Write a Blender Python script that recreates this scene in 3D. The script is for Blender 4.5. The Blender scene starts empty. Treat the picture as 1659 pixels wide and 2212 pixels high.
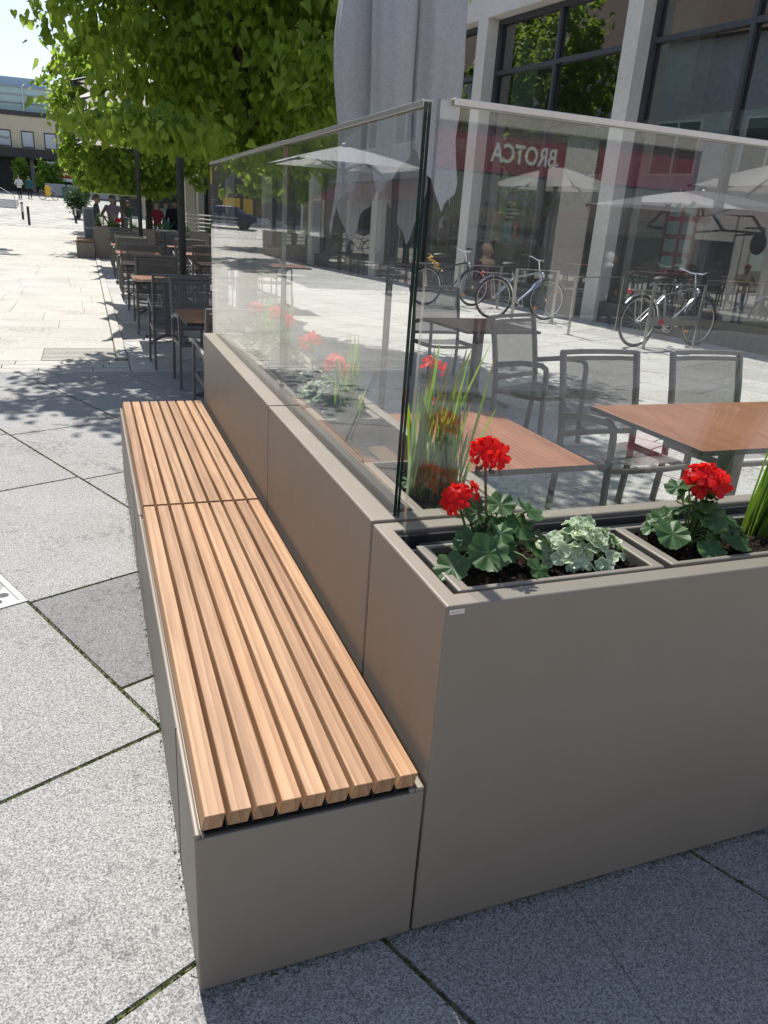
import bpy, bmesh, math, random
import numpy as np
from mathutils import Vector, Matrix
R = math.radians
rnd = random.Random(7)
nrg = np.random.default_rng(11)
SC = bpy.context.scene
COL = SC.collection

# ------------------------------------------------------------------ camera, sky, sun, exposure
cam_d = bpy.data.cameras.new("camera")
cam = bpy.data.objects.new("camera", cam_d)
COL.objects.link(cam)
SC.camera = cam
cam_d.sensor_fit = 'HORIZONTAL'
cam_d.sensor_width = 36.0
cam_d.lens = 36.0 * 1612.0 / 1659.0
cam_d.clip_start = 0.05
cam_d.clip_end = 1200
def _ray(px, py):
    v = np.array([px - 829.5, py - 1106.0, 1612.0])
    return v / np.linalg.norm(v)
_M = np.array([_ray(5124, 780), _ray(186, 425), -_ray(541, 5279)]).T
_U, _s, _V = np.linalg.svd(_M)
_Rw = (_U @ _V).T                       # camera (x right, y down, z forward) -> world
cm = Matrix.Identity(4)
for i in range(3):
    cm[i][0] = _Rw[i][0]; cm[i][1] = -_Rw[i][1]; cm[i][2] = -_Rw[i][2]
cm[0][3], cm[1][3], cm[2][3] = 0.0, 0.0, 1.6
cam.matrix_world = cm

SUN_EL, SUN_AZ = R(56), R(4.0)          # azimuth: degrees from +Y towards -X
sun_dir = Vector((-math.sin(SUN_AZ) * math.cos(SUN_EL), math.cos(SUN_AZ) * math.cos(SUN_EL), math.sin(SUN_EL)))
sl = bpy.data.lights.new("sun", 'SUN')
sl.energy = 4.2; sl.angle = R(0.53); sl.color = (1.0, 0.96, 0.90)
so = bpy.data.objects.new("sun", sl); COL.objects.link(so)
so.rotation_euler = sun_dir.to_track_quat('Z', 'Y').to_euler()

W = bpy.data.worlds.new("World"); SC.world = W; W.use_nodes = True
nt = W.node_tree; nt.nodes.clear()
out = nt.nodes.new('ShaderNodeOutputWorld'); bg = nt.nodes.new('ShaderNodeBackground')
sky = nt.nodes.new('ShaderNodeTexSky'); sky.sky_type = 'NISHITA'; sky.sun_disc = False
sky.sun_elevation = SUN_EL; sky.sun_rotation = -SUN_AZ
sky.air_density = 1.0; sky.dust_density = 0.8; sky.ozone_density = 1.2
tc = nt.nodes.new('ShaderNodeTexCoord'); mp = nt.nodes.new('ShaderNodeMapping')
mp.inputs['Scale'].default_value = (1.6, 1.6, 4.2); mp.inputs['Location'].default_value = (0.35, 0.1, 0.2)
ns = nt.nodes.new('ShaderNodeTexNoise'); ns.inputs['Scale'].default_value = 1.5; ns.inputs['Detail'].default_value = 7; ns.inputs['Roughness'].default_value = 0.55
cr = nt.nodes.new('ShaderNodeValToRGB'); cr.color_ramp.elements[0].position = 0.36; cr.color_ramp.elements[1].position = 0.66
mx = nt.nodes.new('ShaderNodeMix'); mx.data_type = 'RGBA'
mx.inputs[7].default_value = (5.0, 5.4, 6.0, 1)
L = nt.links.new
L(tc.outputs['Generated'], mp.inputs[0]); L(mp.outputs[0], ns.inputs['Vector']); L(ns.outputs[0], cr.inputs[0])
sx_ = nt.nodes.new('ShaderNodeSeparateXYZ'); L(tc.outputs['Generated'], sx_.inputs[0])
mr_ = nt.nodes.new('ShaderNodeMapRange'); mr_.inputs[1].default_value = .12; mr_.inputs[2].default_value = .60; mr_.inputs[3].default_value = 1.0; mr_.inputs[4].default_value = .12; L(sx_.outputs[2], mr_.inputs[0])
mm_ = nt.nodes.new('ShaderNodeMath'); mm_.operation = 'MULTIPLY'; L(cr.outputs[0], mm_.inputs[0]); L(mr_.outputs[0], mm_.inputs[1])      # thin clouds low over the roofs, blue overhead
L(mm_.outputs[0], mx.inputs[0]); L(sky.outputs[0], mx.inputs[6]); L(mx.outputs[2], bg.inputs[0])
bg.inputs[1].default_value = 0.122
L(bg.outputs[0], out.inputs[0])

SC.view_settings.view_transform = 'Standard'; SC.view_settings.look = 'None'
SC.view_settings.gamma = 1.0; SC.view_settings.exposure = 0.55
SC.view_settings.use_curve_mapping = False
SC.cycles.max_bounces = 10; SC.cycles.transparent_max_bounces = 24; SC.cycles.glossy_bounces = 5
SC.cycles.diffuse_bounces = 3
SC.cycles.caustics_reflective = False; SC.cycles.caustics_refractive = False
SC.cycles.sample_clamp_indirect = 6.0

# ------------------------------------------------------------------ helpers
class MB:
    """collects geometry for ONE mesh"""
    def __init__(s): s.v = []; s.f = []; s.t = []     # t: per-vertex tone
    def add(s, vs, fs, tone=0.5):
        o = len(s.v); s.v += [tuple(p) for p in vs]; s.f += [tuple(i + o for i in f) for f in fs]
        s.t += (list(tone) if hasattr(tone, '__len__') else [tone] * len(vs))
        return s
    def box(s, a, b, tone=0.5, M=None):
        x0, y0, z0 = a; x1, y1, z1 = b
        vs = [(x0,y0,z0),(x1,y0,z0),(x1,y1,z0),(x0,y1,z0),(x0,y0,z1),(x1,y0,z1),(x1,y1,z1),(x0,y1,z1)]
        if M: vs = [M @ Vector(p) for p in vs]
        return s.add(vs, [(3,2,1,0),(4,5,6,7),(0,1,5,4),(1,2,6,5),(2,3,7,6),(3,0,4,7)], tone)
    def prism(s, poly, z0, z1, tone=0.5):
        n = len(poly); vs = [(p[0],p[1],z0) for p in poly] + [(p[0],p[1],z1) for p in poly]
        fs = [tuple(range(n-1,-1,-1)), tuple(range(n,2*n))] + [(i,(i+1)%n,n+(i+1)%n,n+i) for i in range(n)]
        return s.add(vs, fs, tone)
    def sweep(s, path, prof, closed=False, up=(0,0,1), scale=None, tone=0.5, caps=True):
        """profile [(a,b)] swept along a polyline; a along side, b along normal"""
        P = [Vector(p) for p in path]; n = len(P); m = len(prof); vs = []
        prev = None
        for i in range(n):
            if closed: t = (P[(i+1)%n] - P[i-1]).normalized()
            else: t = (P[min(i+1,n-1)] - P[max(i-1,0)]).normalized()
            u = Vector(up) if prev is None else prev
            if abs(t.dot(u)) > 0.97: u = Vector((1,0,0)) if abs(t.x) < 0.9 else Vector((0,1,0))
            side = t.cross(u).normalized(); nor = side.cross(t).normalized(); prev = nor
            # keep mitred width
            k = 1.0 if scale is None else scale[i]
            for a, b in prof: vs.append(P[i] + side*a*k + nor*b*k)
        fs = []
        for i in range(n if closed else n-1):
            j = (i+1) % n
            for q in range(m): fs.append((i*m+q, i*m+(q+1)%m, j*m+(q+1)%m, j*m+q))
        if not closed and caps:
            fs.append(tuple(range(m-1,-1,-1))); fs.append(tuple((n-1)*m+q for q in range(m)))
        return s.add(vs, fs, tone)
    def tube(s, path, r, n=8, closed=False, tone=0.5, scale=None):
        prof = [(r*math.cos(2*math.pi*k/n), r*math.sin(2*math.pi*k/n)) for k in range(n)]
        return s.sweep(path, prof, closed, scale=scale, tone=tone)
    def bar(s, path, w, h, up=(0,0,1), closed=False, tone=0.5):
        return s.sweep(path, [(-w/2,-h/2),(w/2,-h/2),(w/2,h/2),(-w/2,h/2)], closed, up=up, tone=tone)
    def lathe(s, prof, n=16, c=(0,0,0), tone=0.5):
        vs = []; m = len(prof)
        for k in range(n):
            a = 2*math.pi*k/n
            for r, z in prof: vs.append((c[0]+r*math.cos(a), c[1]+r*math.sin(a), c[2]+z))
        fs = [(k*m+i, ((k+1)%n)*m+i, ((k+1)%n)*m+i+1, k*m+i+1) for k in range(n) for i in range(m-1)]
        return s.add(vs, fs, tone)
    def ball(s, c, r, n=10, tone=0.5, sc=(1,1,1)):
        prof = [(max(1e-4, math.sin(math.pi*i/n*1.0)), -math.cos(math.pi*i/n)) for i in range(n+1)]
        vs = []; m = n+1; k2 = n+2
        for k in range(k2):
            a = 2*math.pi*k/k2
            for q, z in prof: vs.append((c[0]+r*sc[0]*q*math.cos(a), c[1]+r*sc[1]*q*math.sin(a), c[2]+r*sc[2]*z))
        fs = [(k*m+i, ((k+1)%k2)*m+i, ((k+1)%k2)*m+i+1, k*m+i+1) for k in range(k2) for i in range(m-1)]
        return s.add(vs, fs, tone)
    def torus(s, c, R0, r, n=36, m=8, axis='y', tone=0.5):
        pts = []
        for k in range(n):
            a = 2*math.pi*k/n
            pts.append({'y': (c[0]+R0*math.cos(a), c[1], c[2]+R0*math.sin(a)), 'z': (c[0]+R0*math.cos(a), c[1]+R0*math.sin(a), c[2]), 'x': (c[0], c[1]+R0*math.cos(a), c[2]+R0*math.sin(a))}[axis])
        return s.tube(pts, r, m, closed=True, tone=tone)

def build(name, mb, mat, parent=None, smooth=False, bevel=0, seg=2, loc=None, rotz=0.0, angle=None):
    me = bpy.data.meshes.new(name)
    me.from_pydata(mb.v, [], mb.f)
    at = me.attributes.new('tone', 'FLOAT', 'POINT'); at.data.foreach_set('value', np.array(mb.t, dtype=np.float32))
    if bevel:
        b = bmesh.new(); b.from_mesh(me)
        bmesh.ops.bevel(b, geom=[e for e in b.edges if len(e.link_faces) == 2 and e.calc_face_angle(0) > 0.5], offset=bevel, segments=seg, profile=0.5, affect='EDGES', clamp_overlap=True)
        b.to_mesh(me); b.free(); smooth = True if angle is None else smooth
    me.validate()
    if smooth:
        me.polygons.foreach_set('use_smooth', np.ones(len(me.polygons), dtype=bool))
        try: me.set_sharp_from_angle(angle=R(40 if angle is None else angle))
        except Exception: pass
    if bevel and smooth and len(me.polygons) < 6000:      # area-weighted normals: broad faces stay flat, only the bevels round off
        acc = np.zeros((len(me.vertices), 3))
        for p in me.polygons:
            nn = np.array(p.normal)*p.area**1.5
            for vi in p.vertices: acc[vi] += nn
        acc /= np.linalg.norm(acc, axis=1, keepdims=True) + 1e-12
        try:
            for nm_ in ('sharp_edge', 'sharp_face'):
                if nm_ in me.attributes: me.attributes.remove(me.attributes[nm_])
            me.normals_split_custom_set_from_vertices([tuple(v) for v in acc])
        except Exception: pass
    me.materials.append(mat)
    o = bpy.data.objects.new(name, me); COL.objects.link(o)
    if parent: o.parent = parent
    if loc is not None: o.location = loc
    o.rotation_euler[2] = rotz
    return o
def np_build(name, V, F4, mat, tone=None, parent=None, smooth=False):
    """fast builder: V (n,3); F4 list of arrays (k, m) of equal-size faces"""
    me = bpy.data.meshes.new(name)
    V = np.asarray(V, dtype=np.float32); me.vertices.add(len(V)); me.vertices.foreach_set('co', V.ravel())
    loops = np.concatenate([f.ravel() for f in F4]); tot = np.concatenate([np.full(len(f), f.shape[1]) for f in F4])
    st = np.concatenate([[0], np.cumsum(tot)[:-1]])
    me.loops.add(len(loops)); me.loops.foreach_set('vertex_index', loops.astype(np.int32))
    me.polygons.add(len(tot)); me.polygons.foreach_set('loop_start', st.astype(np.int32)); me.polygons.foreach_set('loop_total', tot.astype(np.int32))
    me.update(calc_edges=True)
    at = me.attributes.new('tone', 'FLOAT', 'POINT')
    at.data.foreach_set('value', np.full(len(V), .5, dtype=np.float32) if tone is None else np.asarray(tone, dtype=np.float32))
    if smooth: me.polygons.foreach_set('use_smooth', np.ones(len(tot), dtype=bool))
    me.materials.append(mat)
    o = bpy.data.objects.new(name, me); COL.objects.link(o)
    if parent: o.parent = parent
    return o
def tag(o, label=None, cat=None, group=None, kind=None):
    if label: o['label'] = label
    if cat: o['category'] = cat
    if group: o['group'] = group
    if kind: o['kind'] = kind
    return o
def thing(name, label, cat, loc=(0,0,0), rotz=0.0, group=None):
    o = bpy.data.objects.new(name, None); COL.objects.link(o)
    o.location = loc; o.rotation_euler = (0,0,rotz); o.empty_display_size = 0.2
    return tag(o, label, cat, group)
def dup(root, loc, rotz=0.0, label=None, group=None, skip=()):
    r = root.copy(); COL.objects.link(r); r.location = loc; r.rotation_euler = (0,0,rotz)
    if label: r['label'] = label
    if group: r['group'] = group
    for ch in list(root.children):
        if ch.name.split('.')[0] in skip: continue
        c = ch.copy(); COL.objects.link(c); c.parent = r
        for g in list(ch.children):
            d = g.copy(); COL.objects.link(d); d.parent = c
    return r

# ------------------------------------------------------------------ materials
class NT:
    def __init__(s, name):
        s.m = bpy.data.materials.new(name); s.m.use_nodes = True; s.t = s.m.node_tree; s.t.nodes.clear()
        s.out = s.n('OutputMaterial')
    def n(s, kind, **kw):
        nd = s.t.nodes.new('ShaderNode' + kind)
        for k, v in kw.items(): setattr(nd, k, v)
        return nd
    def l(s, a, b): s.t.links.new(a, b)
    def pos(s, scale=(1,1,1), obj=False, vec=None):
        mp = s.n('Mapping'); mp.inputs['Scale'].default_value = scale
        if vec is None:
            vec = s.n('TexCoord').outputs['Object'] if obj else s.n('NewGeometry').outputs['Position']
        s.l(vec, mp.inputs[0]); return mp.outputs[0]
    def noise(s, scale, vec=None, detail=4, rough=.55, dist=0):
        nd = s.n('TexNoise'); nd.inputs['Scale'].default_value = scale; nd.inputs['Detail'].default_value = detail
        nd.inputs['Roughness'].default_value = rough; nd.inputs['Distortion'].default_value = dist
        if vec is not None: s.l(vec, nd.inputs['Vector'])
        return nd.outputs[0]
    def ramp(s, fac, stops):
        nd = s.n('ValToRGB'); e = nd.color_ramp.elements
        while len(e) < len(stops): e.new(0.5)
        for i, (p, c) in enumerate(stops):
            e[i].position = p; e[i].color = (c[0], c[1], c[2], 1) if hasattr(c, '__len__') else (c, c, c, 1)
        s.l(fac, nd.inputs[0]); return nd.outputs[0]
    def mix(s, fac, a, b, mode='MIX'):
        nd = s.n('Mix', data_type='RGBA', blend_type=mode)
        for sock, v in ((nd.inputs[0], fac), (nd.inputs[6], a), (nd.inputs[7], b)):
            if hasattr(v, 'is_output') or isinstance(v, bpy.types.NodeSocket): s.l(v, sock)
            elif hasattr(v, '__len__'): sock.default_value = (v[0], v[1], v[2], 1)
            else: sock.default_value = v
        return nd.outputs[2]
    def math(s, op, a, b=0.0, c=None):
        nd = s.n('Math', operation=op)
        for i, v in enumerate((a, b) if c is None else (a, b, c)):
            if isinstance(v, bpy.types.NodeSocket): s.l(v, nd.inputs[i])
            else: nd.inputs[i].default_value = v
        return nd.outputs[0]
    def attr(s, name='tone'):
        return s.n('Attribute', attribute_name=name).outputs['Fac']
    def bump(s, h, strength=.3, dist=.01):
        nd = s.n('Bump'); nd.inputs['Strength'].default_value = strength; nd.inputs['Distance'].default_value = dist
        s.l(h, nd.inputs['Height']); return nd.outputs[0]
    def prin(s, col, rough=.5, metal=0., bump=None, spec=.5, **kw):
        p = s.n('BsdfPrincipled')
        for k, v in (('Base Color', col), ('Roughness', rough), ('Metallic', metal)):
            if isinstance(v, bpy.types.NodeSocket): s.l(v, p.inputs[k])
            elif hasattr(v, '__len__'): p.inputs[k].default_value = (v[0], v[1], v[2], 1)
            else: p.inputs[k].default_value = v
        p.inputs['Specular IOR Level'].default_value = spec
        if bump is not None: s.l(bump, p.inputs['Normal'])
        for k, v in kw.items(): p.inputs[k.replace('_', ' ')].default_value = v
        s.l(p.outputs[0], s.out.inputs[0]); return p
_mc = {}
def plain(name, col, rough=.5, metal=0., var=.12, scale=8, spec=.5, bump=0.0):
    if name in _mc: return _mc[name]
    t = NT(name); f = t.noise(scale, t.pos(obj=True), 5)
    a = tuple(c*(1-var) for c in col); b = tuple(min(1, c*(1+var)) for c in col)
    c = t.ramp(f, [(.3, a), (.7, b)])
    bp = t.bump(t.noise(scale*12, t.pos(obj=True), 3), bump, .004) if bump else None
    t.prin(c, rough, metal, bp, spec); _mc[name] = t.m; return t.m

def m_granite(name, lo, mid, hi, speck=150, tone_amt=.5):
    t = NT(name); p = t.pos()
    f = t.noise(speck, p, 3, .65); f2 = t.noise(speck*2.6, p, 2, .5); g = t.noise(1.1, p, 5, .6); g3 = t.noise(.23, p, 4, .6)
    vo = t.n('TexVoronoi'); vo.inputs['Scale'].default_value = speck*1.5; t.l(p, vo.inputs['Vector']); vs_ = t.n('SeparateColor'); t.l(vo.outputs['Color'], vs_.inputs[0])
    f = t.math('ADD', t.math('ADD', t.math('MULTIPLY', f, .50), t.math('MULTIPLY', f2, .30)), t.math('MULTIPLY', vs_.outputs[0], .20))
    c = t.ramp(f, [(.36, lo), (.49, mid), (.62, hi)])
    st = t.ramp(t.math('ADD', t.math('MULTIPLY', g, .6), t.math('MULTIPLY', g3, .4)), [(.36, (.80,.78,.73)), (.56, (1,1,1))])
    c = t.mix(.55, c, st, 'MULTIPLY')
    tn = t.attr()
    k = t.ramp(tn, [(0, (.56,.55,.55)), (.5, (.93,.92,.90)), (1, (1.06,1.04,1.0))])
    c = t.mix(tone_amt + .4, c, k, 'MULTIPLY')
    # dark lichen blotches
    bl = t.ramp(t.math('MULTIPLY', t.noise(1.25, p, 5, .65), t.noise(24, p, 4, .7)), [(.285, 1.0), (.36, .42)])
    gum = t.n('TexVoronoi'); gum.inputs['Scale'].default_value = 2.3; t.l(p, gum.inputs['Vector'])
    c = t.mix(1.0, c, t.ramp(gum.outputs['Distance'], [(.022, (.62,.60,.57)), (.034, (1,1,1))]), 'MULTIPLY')
    c = t.mix(.55, c, bl, 'MULTIPLY')
    t.prin(c, .72, 0, t.bump(f, .28, .003), .35); return t.m
M_SLAB = m_granite('granite_slab', (.11,.113,.117), (.29,.29,.287), (.50,.495,.485), 185)
M_SLAB_BRIGHT = m_granite('granite_slab_brightened', (.20,.20,.198), (.46,.455,.44), (.66,.65,.625), 130)  # same slab stone, lightened to paint in the brightness that glass reflection adds
M_PAVE = m_granite('granite_paving', (.33,.32,.295), (.50,.48,.44), (.60,.58,.53), 110)
t = NT('joint_moss'); p = t.pos()
t.prin(t.ramp(t.noise(9, p, 6, .7), [(.38, (.09,.082,.06)), (.5, (.15,.14,.09)), (.62, (.13,.15,.05))]), .95, 0, t.bump(t.noise(120, p, 3), .6, .01), .1); M_JOINT = t.m
t = NT('far_ground'); p = t.pos(); t.prin(t.ramp(t.noise(2, p, 6), [(.3, (.40,.385,.35)), (.7, (.50,.48,.44))]), .8); M_FAR = t.m

def m_metal(name, col, rough=.4, metal=.45, fine=900):
    t = NT(name); p = t.pos()
    f = t.noise(fine, p, 2, .5); g = t.noise(3.0, p, 5)
    c = t.mix(.10, col, t.ramp(f, [(.35, .25), (.65, 1.6)]), 'MULTIPLY')
    c = t.mix(.10, c, t.ramp(g, [(.3, .6), (.7, 1.2)]), 'MULTIPLY')
    sm = t.noise(1.0, t.pos((16, 16, 3.2)), 5, .7); dirt = t.noise(7, p, 6, .7)
    c = t.mix(.07, c, t.ramp(t.math('MULTIPLY', sm, dirt), [(.20, (1.06,1.05,1.04)), (.34, (.80,.79,.77))]), 'MULTIPLY')
    t.prin(c, t.ramp(t.math('ADD', t.math('MULTIPLY', g, .5), t.math('MULTIPLY', sm, .5)), [(.35, rough-.04), (.65, rough+.05)]), metal, t.bump(f, .06, .001), .5); return t.m
M_TAUPE = m_metal('taupe_powder_coat', (.256,.219,.177), .48, .12)
M_DARKSTEEL = plain('dark_grey_steel', (.045,.048,.052), .42, .3, .1)
M_POLE = plain('anthracite_paint', (.04,.042,.048), .4, .2, .1)
M_CHAIR = plain('graphite_frame_paint', (.145,.140,.135), .45, .3, .1)
M_ALU = plain('brushed_aluminium', (.62,.60,.57), .35, .9, .06, 30)
M_STEEL = plain('stainless_steel', (.55,.52,.47), .36, .85, .08, 20)
M_CHROME = plain('chrome', (.7,.7,.72), .15, 1.0, .04)
M_BLACK = plain('black_rubber', (.018,.018,.019), .6, 0, .2)
M_MATTE = plain('matte_black_plate', (.012,.012,.012), 1.0, 0, .2, 8, .02)
M_GASKET = plain('black_gasket', (.012,.013,.015), .4, 0, .2)
M_WHITE = plain('white_paint', (.78,.78,.76), .5, 0, .04)
M_RED = plain('red_plastic', (.55,.02,.025), .3, 0, .1)
M_ORANGE = plain('orange_reflector', (.85,.25,.02), .25, 0, .1)
M_YELLOW = plain('yellow_paint', (.72,.42,.02), .4, 0, .06)

def m_wood(name, dark, light, ring=True, rough=.55):
    t = NT(name)
    tn = t.attr(); tcn = t.n('TexCoord')
    cmb = t.n('CombineXYZ'); t.l(t.math('MULTIPLY', tn, 3.7), cmb.inputs[0]); t.l(t.math('MULTIPLY', tn, 9.3), cmb.inputs[1]); t.l(t.math('MULTIPLY', tn, 1.9), cmb.inputs[2])
    va = t.n('VectorMath', operation='ADD'); t.l(tcn.outputs['Object'], va.inputs[0]); t.l(cmb.outputs[0], va.inputs[1])
    v = va.outputs[0]
    slow = t.noise(1.0, t.pos((7, .8, 7), vec=v), 3, .5)
    w = t.n('TexWave', wave_type='BANDS', bands_direction='X', wave_profile='SAW')
    w.inputs['Scale'].default_value = 11; w.inputs['Distortion'].default_value = 7.5; w.inputs['Detail'].default_value = 2.0; w.inputs['Detail Scale'].default_value = .8
    t.l(t.pos((1.0, .06, 1.0), vec=v), w.inputs['Vector'])
    fib = t.noise(1.0, t.pos((190, 5, 190), vec=v), 4, .65)
    f = t.math('ADD', t.math('MULTIPLY', w.outputs['Fac'], .45), t.math('MULTIPLY', slow, .55))
    c = t.ramp(f, [(.22, dark), (.75, light)])
    c = t.mix(.42, c, t.ramp(fib, [(.34, (.62,.55,.48)), (.60, (1.08,1.06,1.04))]), 'MULTIPLY')
    c = t.mix(.5, c, t.ramp(t.noise(1.0, t.pos((14, 1.6, 14), vec=v), 4, .6), [(.34, (.74,.68,.64)), (.58, (1.05,1.04,1.02))]), 'MULTIPLY')
    c = t.mix(.8, c, t.ramp(t.math('FRACT', t.math('MULTIPLY', tn, 7.13)), [(0, (.78,.72,.68)), (.5, (.98,.97,.96)), (1, (1.10,1.04,.96))]), 'MULTIPLY')
    t.prin(c, rough, 0, t.bump(t.math('ADD', fib, w.outputs['Fac']), .12, .002), .3); return t.m
M_WOOD = m_wood('oiled_ash_wood', (.335,.190,.104), (.490,.308,.178))
M_TABLE = m_wood('teak_laminate', (.19,.080,.048), (.36,.165,.095), rough=.35)

def m_glass(name, tint, r0=.04, dirt=.012):
    """thin pane: every face reflects by Schlick's law and lets the rest straight through, so sunlight passes too"""
    t = NT(name); g = t.n('NewGeometry')
    d = t.n('VectorMath', operation='DOT_PRODUCT'); t.l(g.outputs['Normal'], d.inputs[0]); t.l(g.outputs['Incoming'], d.inputs[1])
    c = t.math('ABSOLUTE', d.outputs['Value']); k = t.math('POWER', t.math('SUBTRACT', 1.0, c), 5.0)
    F = t.math('MULTIPLY_ADD', k, 1 - r0, r0)
    tr = t.n('BsdfTransparent'); tr.inputs[0].default_value = (*tint, 1)
    gl = t.n('BsdfGlossy'); gl.inputs['Roughness'].default_value = 0.0; gl.inputs[0].default_value = (1,1,1,1)
    m1 = t.n('MixShader'); t.l(F, m1.inputs[0]); t.l(tr.outputs[0], m1.inputs[1]); t.l(gl.outputs[0], m1.inputs[2])
    df = t.n('BsdfDiffuse'); df.inputs[0].default_value = (.7,.72,.72,1)
    sp = t.ramp(t.noise(70, t.pos(), 4, .7), [(.62, dirt), (.80, dirt + .35)])
    m2 = t.n('MixShader'); t.l(sp, m2.inputs[0]); t.l(m1.outputs[0], m2.inputs[1]); t.l(df.outputs[0], m2.inputs[2])
    t.l(m2.outputs[0], t.out.inputs[0]); return t.m
M_GLASS = m_glass('screen_glass', (.975,.99,.983), .065, .022)
M_WINDOW = m_glass('window_glass', (.50,.60,.57), .24, .004)
M_EDGE = plain('glass_edge_green', (.010,.035,.028), .12, 0, .3)

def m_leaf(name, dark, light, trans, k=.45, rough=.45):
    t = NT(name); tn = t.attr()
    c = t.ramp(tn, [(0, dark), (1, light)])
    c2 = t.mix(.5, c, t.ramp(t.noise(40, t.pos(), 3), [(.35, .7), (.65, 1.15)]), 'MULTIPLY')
    p = t.n('BsdfPrincipled'); t.l(c2, p.inputs['Base Color']); p.inputs['Roughness'].default_value = rough; p.inputs['Specular IOR Level'].default_value = .35
    tl = t.n('BsdfTranslucent'); t.l(t.mix(.9, c, trans, 'MIX'), tl.inputs[0])
    m = t.n('MixShader'); m.inputs[0].default_value = k
    t.l(p.outputs[0], m.inputs[1]); t.l(tl.outputs[0], m.inputs[2]); t.l(m.outputs[0], t.out.inputs[0]); return t.m
M_LEAF = m_leaf('lime_leaf', (.045,.10,.012), (.19,.33,.04), (.47,.64,.085), .52)
M_LEAF2 = m_leaf('tree_leaf_far', (.06,.14,.02), (.19,.33,.045), (.47,.64,.09), .50)
M_GERLEAF = m_leaf('geranium_leaf', (.026,.070,.020), (.09,.175,.055), (.12,.26,.03), .22)
M_VARIEG = m_leaf('variegated_leaf', (.13,.28,.08), (.85,.90,.66), (.30,.45,.12), .22)
M_GRASS = m_leaf('grass_blade', (.07,.11,.03), (.14,.30,.03), (.34,.58,.04), .42)
M_PETAL = m_leaf('red_petal', (.62,.004,.012), (.90,.016,.016), (1.0,.03,.02), .38, .6)
t = NT('blood_grass_blade'); tn = t.attr(); c = t.ramp(tn, [(0, (.10,.11,.04)), (.22, (.10,.20,.03)), (.62, (.15,.30,.03)), (.80, (.14,.12,.02)), (1, (.11,.018,.015))])
p = t.n('BsdfPrincipled'); t.l(c, p.inputs['Base Color']); p.inputs['Roughness'].default_value = .5
tl = t.n('BsdfTranslucent'); t.l(t.mix(1.0, c, (2.1,2.0,1.4), 'MULTIPLY'), tl.inputs[0]); m = t.n('MixShader'); m.inputs[0].default_value = .42
t.l(p.outputs[0], m.inputs[1]); t.l(tl.outputs[0], m.inputs[2]); t.l(m.outputs[0], t.out.inputs[0]); M_BLOOD = t.m
M_STEM = plain('green_stem', (.13,.20,.06), .6, 0, .25, 30)
M_STEMBR = plain('brown_stem', (.12,.075,.05), .7, 0, .25, 30)
t = NT('potting_soil'); p = t.pos(); f = t.noise(85, p, 6, .75)
t.prin(t.ramp(f, [(.36, (.010,.007,.005)), (.52, (.035,.022,.015)), (.68, (.11,.075,.05))]), .95, 0, t.bump(f, 1.0, .012), .15); M_SOIL = t.m
t = NT('coir_felt'); p = t.pos(); f = t.noise(160, p, 5, .7)
t.prin(t.ramp(f, [(.36, (.08,.05,.03)), (.66, (.27,.17,.10))]), .95, 0, t.bump(f, .8, .006), .1); M_COIR = t.m
t = NT('tree_bark'); p = t.pos((1,1,.25)); f = t.noise(38, p, 6, .7)
t.prin(t.ramp(f, [(.35, (.05,.04,.032)), (.65, (.17,.135,.10))]), .9, 0, t.bump(f, .8, .015), .2); M_BARK = t.m

def m_fabric(name, col, weave=500, see=0.0, trans=0.0):
    t = NT(name); p = t.pos(obj=True)
    w1 = t.noise(1, t.pos((weave*.12, weave*.12, weave), obj=True), 2, .5); w2 = t.noise(1, t.pos((weave, weave, weave*.1), obj=True), 2, .5)
    f = t.math('ADD', t.math('MULTIPLY', w1, .5), t.math('MULTIPLY', w2, .5))
    c = t.mix(.5, col, t.ramp(f, [(.38, .6), (.62, 1.3)]), 'MULTIPLY')
    pr = t.prin(c, .85, 0, t.bump(f, .25, .002), .2)
    last = pr.outputs[0]
    if trans:
        tl = t.n('BsdfTranslucent'); tl.inputs[0].default_value = (*col, 1); m = t.n('MixShader'); m.inputs[0].default_value = trans
        t.l(last, m.inputs[1]); t.l(tl.outputs[0], m.inputs[2]); last = m.outputs[0]
    if see:
        tr = t.n('BsdfTransparent'); m = t.n('MixShader'); m.inputs[0].default_value = see
        t.l(last, m.inputs[1]); t.l(tr.outputs[0], m.inputs[2]); last = m.outputs[0]
    t.l(last, t.out.inputs[0]); return t.m
M_MESHCLOTH = m_fabric('chair_mesh_cloth', (.16,.152,.145), 700, .30)
M_CANOPY = m_fabric('grey_canopy_cloth', (.56,.56,.575), 420, 0, .18)
M_CREAM = m_fabric('cream_canopy_cloth', (.72,.70,.66), 300, 0, .25)

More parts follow.
